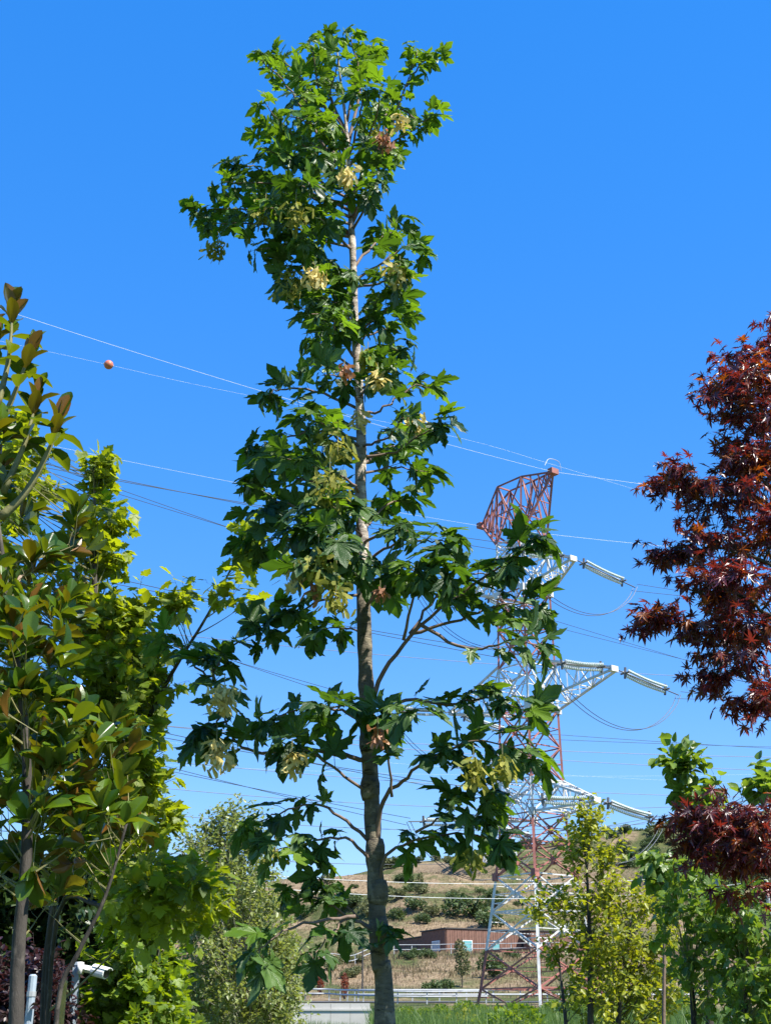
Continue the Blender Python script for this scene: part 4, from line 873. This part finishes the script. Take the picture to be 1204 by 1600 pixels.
# ------------------------------------------------------------------ shrubs on the hill (copies of a few)
def bush_mesh(nm, lobes, n, size, mat, upright=0):
    VV, TT, rn = [], [], []; k0 = 0; v, t = CLUMP_T[0]
    for i in range(n):
        (c, r) = lobes[rnd.randrange(len(lobes))]
        q = rv(1).normalized() * rnd.random() ** .3; p = Vector(c) + Vector((q.x * r[0], q.y * r[1], q.z * r[2]))
        m = np.array(orient(q + rv(.5) + Vector((0, 0, upright)), Vector((0, 0, .6)) + rv(.6))); s = size * rnd.uniform(.6, 1.4)
        VV.append((v * s) @ m.T + np.array(p)); TT.append(t + k0); k0 += len(v); rn.append(np.full(len(t), rnd.random()))
    return np_mesh(nm, np.vstack(VV), np.vstack(TT), [mat], np.concatenate(rn))
def stem_mesh(h): 
    b = MB(); b.tube([(0, 0, -.3), (.02, 0, h * .5), (0, .03, h)], [.06, .045, .02], M['darkbark'], 5); b.tube([(.02, 0, h * .4), (.3, .1, h * .8)], [.03, .01], M['darkbark'], 4); b.tube([(.02, 0, h * .3), (-.3, -.1, h * .75)], [.03, .01], M['darkbark'], 4); return b.mesh('stem')
def lobes(n, R0, H): return [((rnd.gauss(0, R0 * .45), rnd.gauss(0, R0 * .45), H * rnd.uniform(.3, .65)), (R0 * rnd.uniform(.4, .7), R0 * rnd.uniform(.4, .7), H * rnd.uniform(.25, .42))) for _ in range(n)]
BM = {'g': [bush_mesh('foliage', lobes(6, 1.0, 1.4), 800, .20, M['bush']) for _ in range(3)], 'o': [bush_mesh('foliage', lobes(6, 1.0, 1.2), 700, .20, M['bush2']) for _ in range(3)],
      't': [bush_mesh('foliage', [((0, 0, 2.2), (.6, .6, 1.3)), ((.2, 0, 3), (.4, .4, .9)), ((-.2, .1, 1.6), (.5, .5, .6))], 520, .20, M['bush2'], .5) for _ in range(2)],
      'r': [bush_mesh('foliage', [((0, 0, .8), (.22, .22, .8))], 260, .12, M['redb'], 1)],
      'y': [bush_mesh('foliage', lobes(6, 1.0, 1.5), 1500, .13, M['yel'])], 'b': [bush_mesh('foliage', lobes(6, 1.0, 1.5), 1700, .13, M['hedge'])]}
ST = stem_mesh(1.0)
def put_bush(kind, p, sc, label, group, nm='shrub', cat='shrub', sz=None):
    r = tag(empty(nm, p), label, cat, group); r.rotation_euler = (0, 0, rnd.random() * 6.28); s = sz or sc; r.scale = (sc, sc, s)
    for m_, n_ in ((BM[kind][rnd.randrange(len(BM[kind]))], 'foliage'), (ST, 'stem')):
        o = bpy.data.objects.new(n_, m_); COL.objects.link(o); o.parent = r
        if n_ == 'foliage': o['kind'] = 'stuff'
for (px, py, kind, sc, lab, nm) in [(735, 1436, 'g', 3.4, 'large dark round bush on the dry hillside above the brown building', 'shrub'), (762, 1452, 'g', 2.4, 'dark bush tucked behind the roof of the brown building', 'shrub'),
        (722, 1547, 't', 1.25, 'small thin tree on the bare slope below the brown building', 'small_tree'), (771, 1527, 'g', 1.6, 'round green bush behind the pylon leg on the bare slope', 'shrub'),
        (500, 1556, 'r', 1.5, 'slim red shrub by the guard rail, farther from the sycamore trunk', 'shrub'), (538, 1562, 'r', 1.45, 'slim red shrub by the guard rail, closer to the sycamore trunk', 'shrub'),
        (675, 1553, 'g', .9, 'small green bush behind the guard rail, closest to the sycamore trunk', 'shrub'), (696, 1553, 'g', 1.0, 'small green bush behind the guard rail beside the thin tree', 'shrub'), (655, 1407, 't', 1.4, 'upright olive green small tree alone on the hillside grass', 'small_tree'), (620, 1440, 'g', 2.0, 'dark bush on the hillside against the sycamore trunk', 'shrub')]:
    p = on_ground(px, py, 114)
    if p: put_bush(kind, p, sc, lab, None, nm, 'tree' if nm == 'small_tree' else 'shrub')
for k in range(26):                                       # clipped low plants on the slope by the railing
    a = k / 26
    px, py = (rnd.uniform(470, 560), rnd.uniform(1498, 1530)) if k < 14 else (rnd.uniform(612, 680), rnd.uniform(1492, 1500)) if k < 20 else (rnd.uniform(760, 960), rnd.uniform(1490, 1500))
    p = on_ground(px, py, 128)
    if p: put_bush('o' if k < 14 else 'g', p, rnd.uniform(.55, .9), 'low clipped plant on the terrace slope', 'low plants on the terrace slope')
n = 0
for k in range(1400):
    if n >= 235: break
    px = rnd.uniform(380, 1210); py = rnd.uniform(1285, 1455)
    p = on_ground(px, py, 228, 420)
    if p is None: continue
    d = math.sin(p.x * .09 + 1.3) + math.sin(p.y * .07 + p.x * .03) + (p.y - 300) * .014 + rnd.gauss(0, .5)
    if d < (.5 if p.x < 20 else .0): continue
    g_ = rnd.random() < .62
    sc = rnd.uniform(.6, 1.9); sw = 'small' if sc < 1.3 else 'middling' if sc < 1.8 else 'large'
    wh = 'low on the hillside just above the brown buildings' if p.y < 275 else 'halfway up the dry hillside' if p.y < 325 else 'high on the hillside below the skyline'
    kw = 'dark green' if g_ else 'olive'
    put_bush('g' if g_ else 'o', p, sc, '%s %s scrub bush %s' % (sw, kw, wh), '%s %s scrub, %s' % (sw, kw, wh.split(' the')[0])); n += 1
for (px, kind, sc) in [(405, 'g', 2.6), (425, 'g', 2.0), (605, 'o', 2.5), (622, 'g', 2.4), (640, 'o', 2.0), (955, 'g', 2.6), (975, 'g', 3.2), (992, 'g', 2.6), (1010, 'o', 2.4), (1030, 'g', 2.8), (1050, 'g', 3.0), (1072, 'o', 2.6), (930, 'g', 2.2), (905, 'o', 2.4), (680, 'o', 1.6), (720, 'g', 1.8)]:
    Y = 384; x = (px - CX) / F * (Y * CP + 45 * SP); put_bush(kind, (x, Y, gz(x, Y)), sc, 'bush standing on the skyline of the hill', 'bushes along the skyline')
for (px, py, Y, kind, sc, lab) in [(715, 1578, 48, 'y', .95, 'yellow green rounded shrub in the tall grass left of the pylon'), (792, 1562, 42, 'b', 1.3, 'dark leafy shrub in front of the pylon legs')]:
    p = at(px, py, Y); z = gz(p.x, Y); put_bush(kind, (p.x, Y, z), sc, lab, None, 'shrub', 'shrub', max(.6, (p.z - z) / 1.45))

for k, (px, Y, sc) in enumerate([(640, 80, .8), (668, 86, .7), (690, 78, .9), (735, 84, 1.0), (757, 90, .8), (820, 82, .9), (860, 88, 1.0), (905, 80, 1.1), (960, 84, 1.1), (1010, 78, 1.2), (1060, 84, 1.2)]):
    x = (px - CX) / F * Y * CP; put_bush('b', (x, Y, gz(x, Y)), sc, 'fresh green bush between the tall grass and the guard rail', 'green bushes by the guard rail')
# ------------------------------------------------------------------ grass
def grass(name, n, xr, yr, h, mat, w, dens=None):
    x = nr.uniform(*xr, n); y = nr.uniform(*yr, n); z = terrain(x, y); hh = h * nr.uniform(.55, 1.15, n) * (1 + .18 * np.sin(x * .8 + y * .3)); a = nr.uniform(0, 6.28, n)
    ca, sa = np.cos(a), np.sin(a); lean = nr.normal(0, .25, n) * hh; la = nr.uniform(0, 6.28, n); lx, ly = np.cos(la) * lean, np.sin(la) * lean
    V_ = np.empty((n, 5, 3))
    for i, (s, t) in enumerate(((-1, 0), (1, 0), (-.8, .55), (.8, .55), (0, 1))):
        V_[:, i, 0] = x + s * ca * w + lx * t * t; V_[:, i, 1] = y + s * sa * w + ly * t * t; V_[:, i, 2] = z - .03 + hh * t
    b0 = (np.arange(n) * 5)[:, None]
    T_ = np.concatenate([b0 + [0, 1, 3], b0 + [0, 3, 2], b0 + [2, 3, 4]], 1).reshape(-1, 3)
    o = link(name, np_mesh(name, V_.reshape(-1, 3), T_, [mat], np.repeat(nr.rand(n), 3)))
    return o
tag(grass('tall_grass', 50000, (-.5, 34), (38, 58), 1.35, M['grass'], .02), 'belt of tall green grass in front of the guard rail', 'grass', kind='stuff')
tag(grass('verge_grass', 14000, (-12, -.5), (44, 58), .75, M['grass'], .018), 'knee high green grass in front of the white concrete wall', 'grass', kind='stuff')
tag(grass('dry_grass', 60000, (-60, 110), (150, 330), .55, M['dry'], .06), 'dry straw coloured grass covering the hillside', 'grass', kind='stuff')
tag(grass('slope_grass', 16000, (-30, 50), (128, 186), .35, M['dry'], .04), 'sparse dry grass on the slope below the brown building', 'grass', kind='stuff')
tag(grass('meadow_grass', 40000, (-14, 20), (3, 38), .22, M['grass'], .012), 'short green meadow grass around the young trees', 'grass', kind='stuff')
scene.render.resolution_x = 770; scene.render.resolution_y = 1024
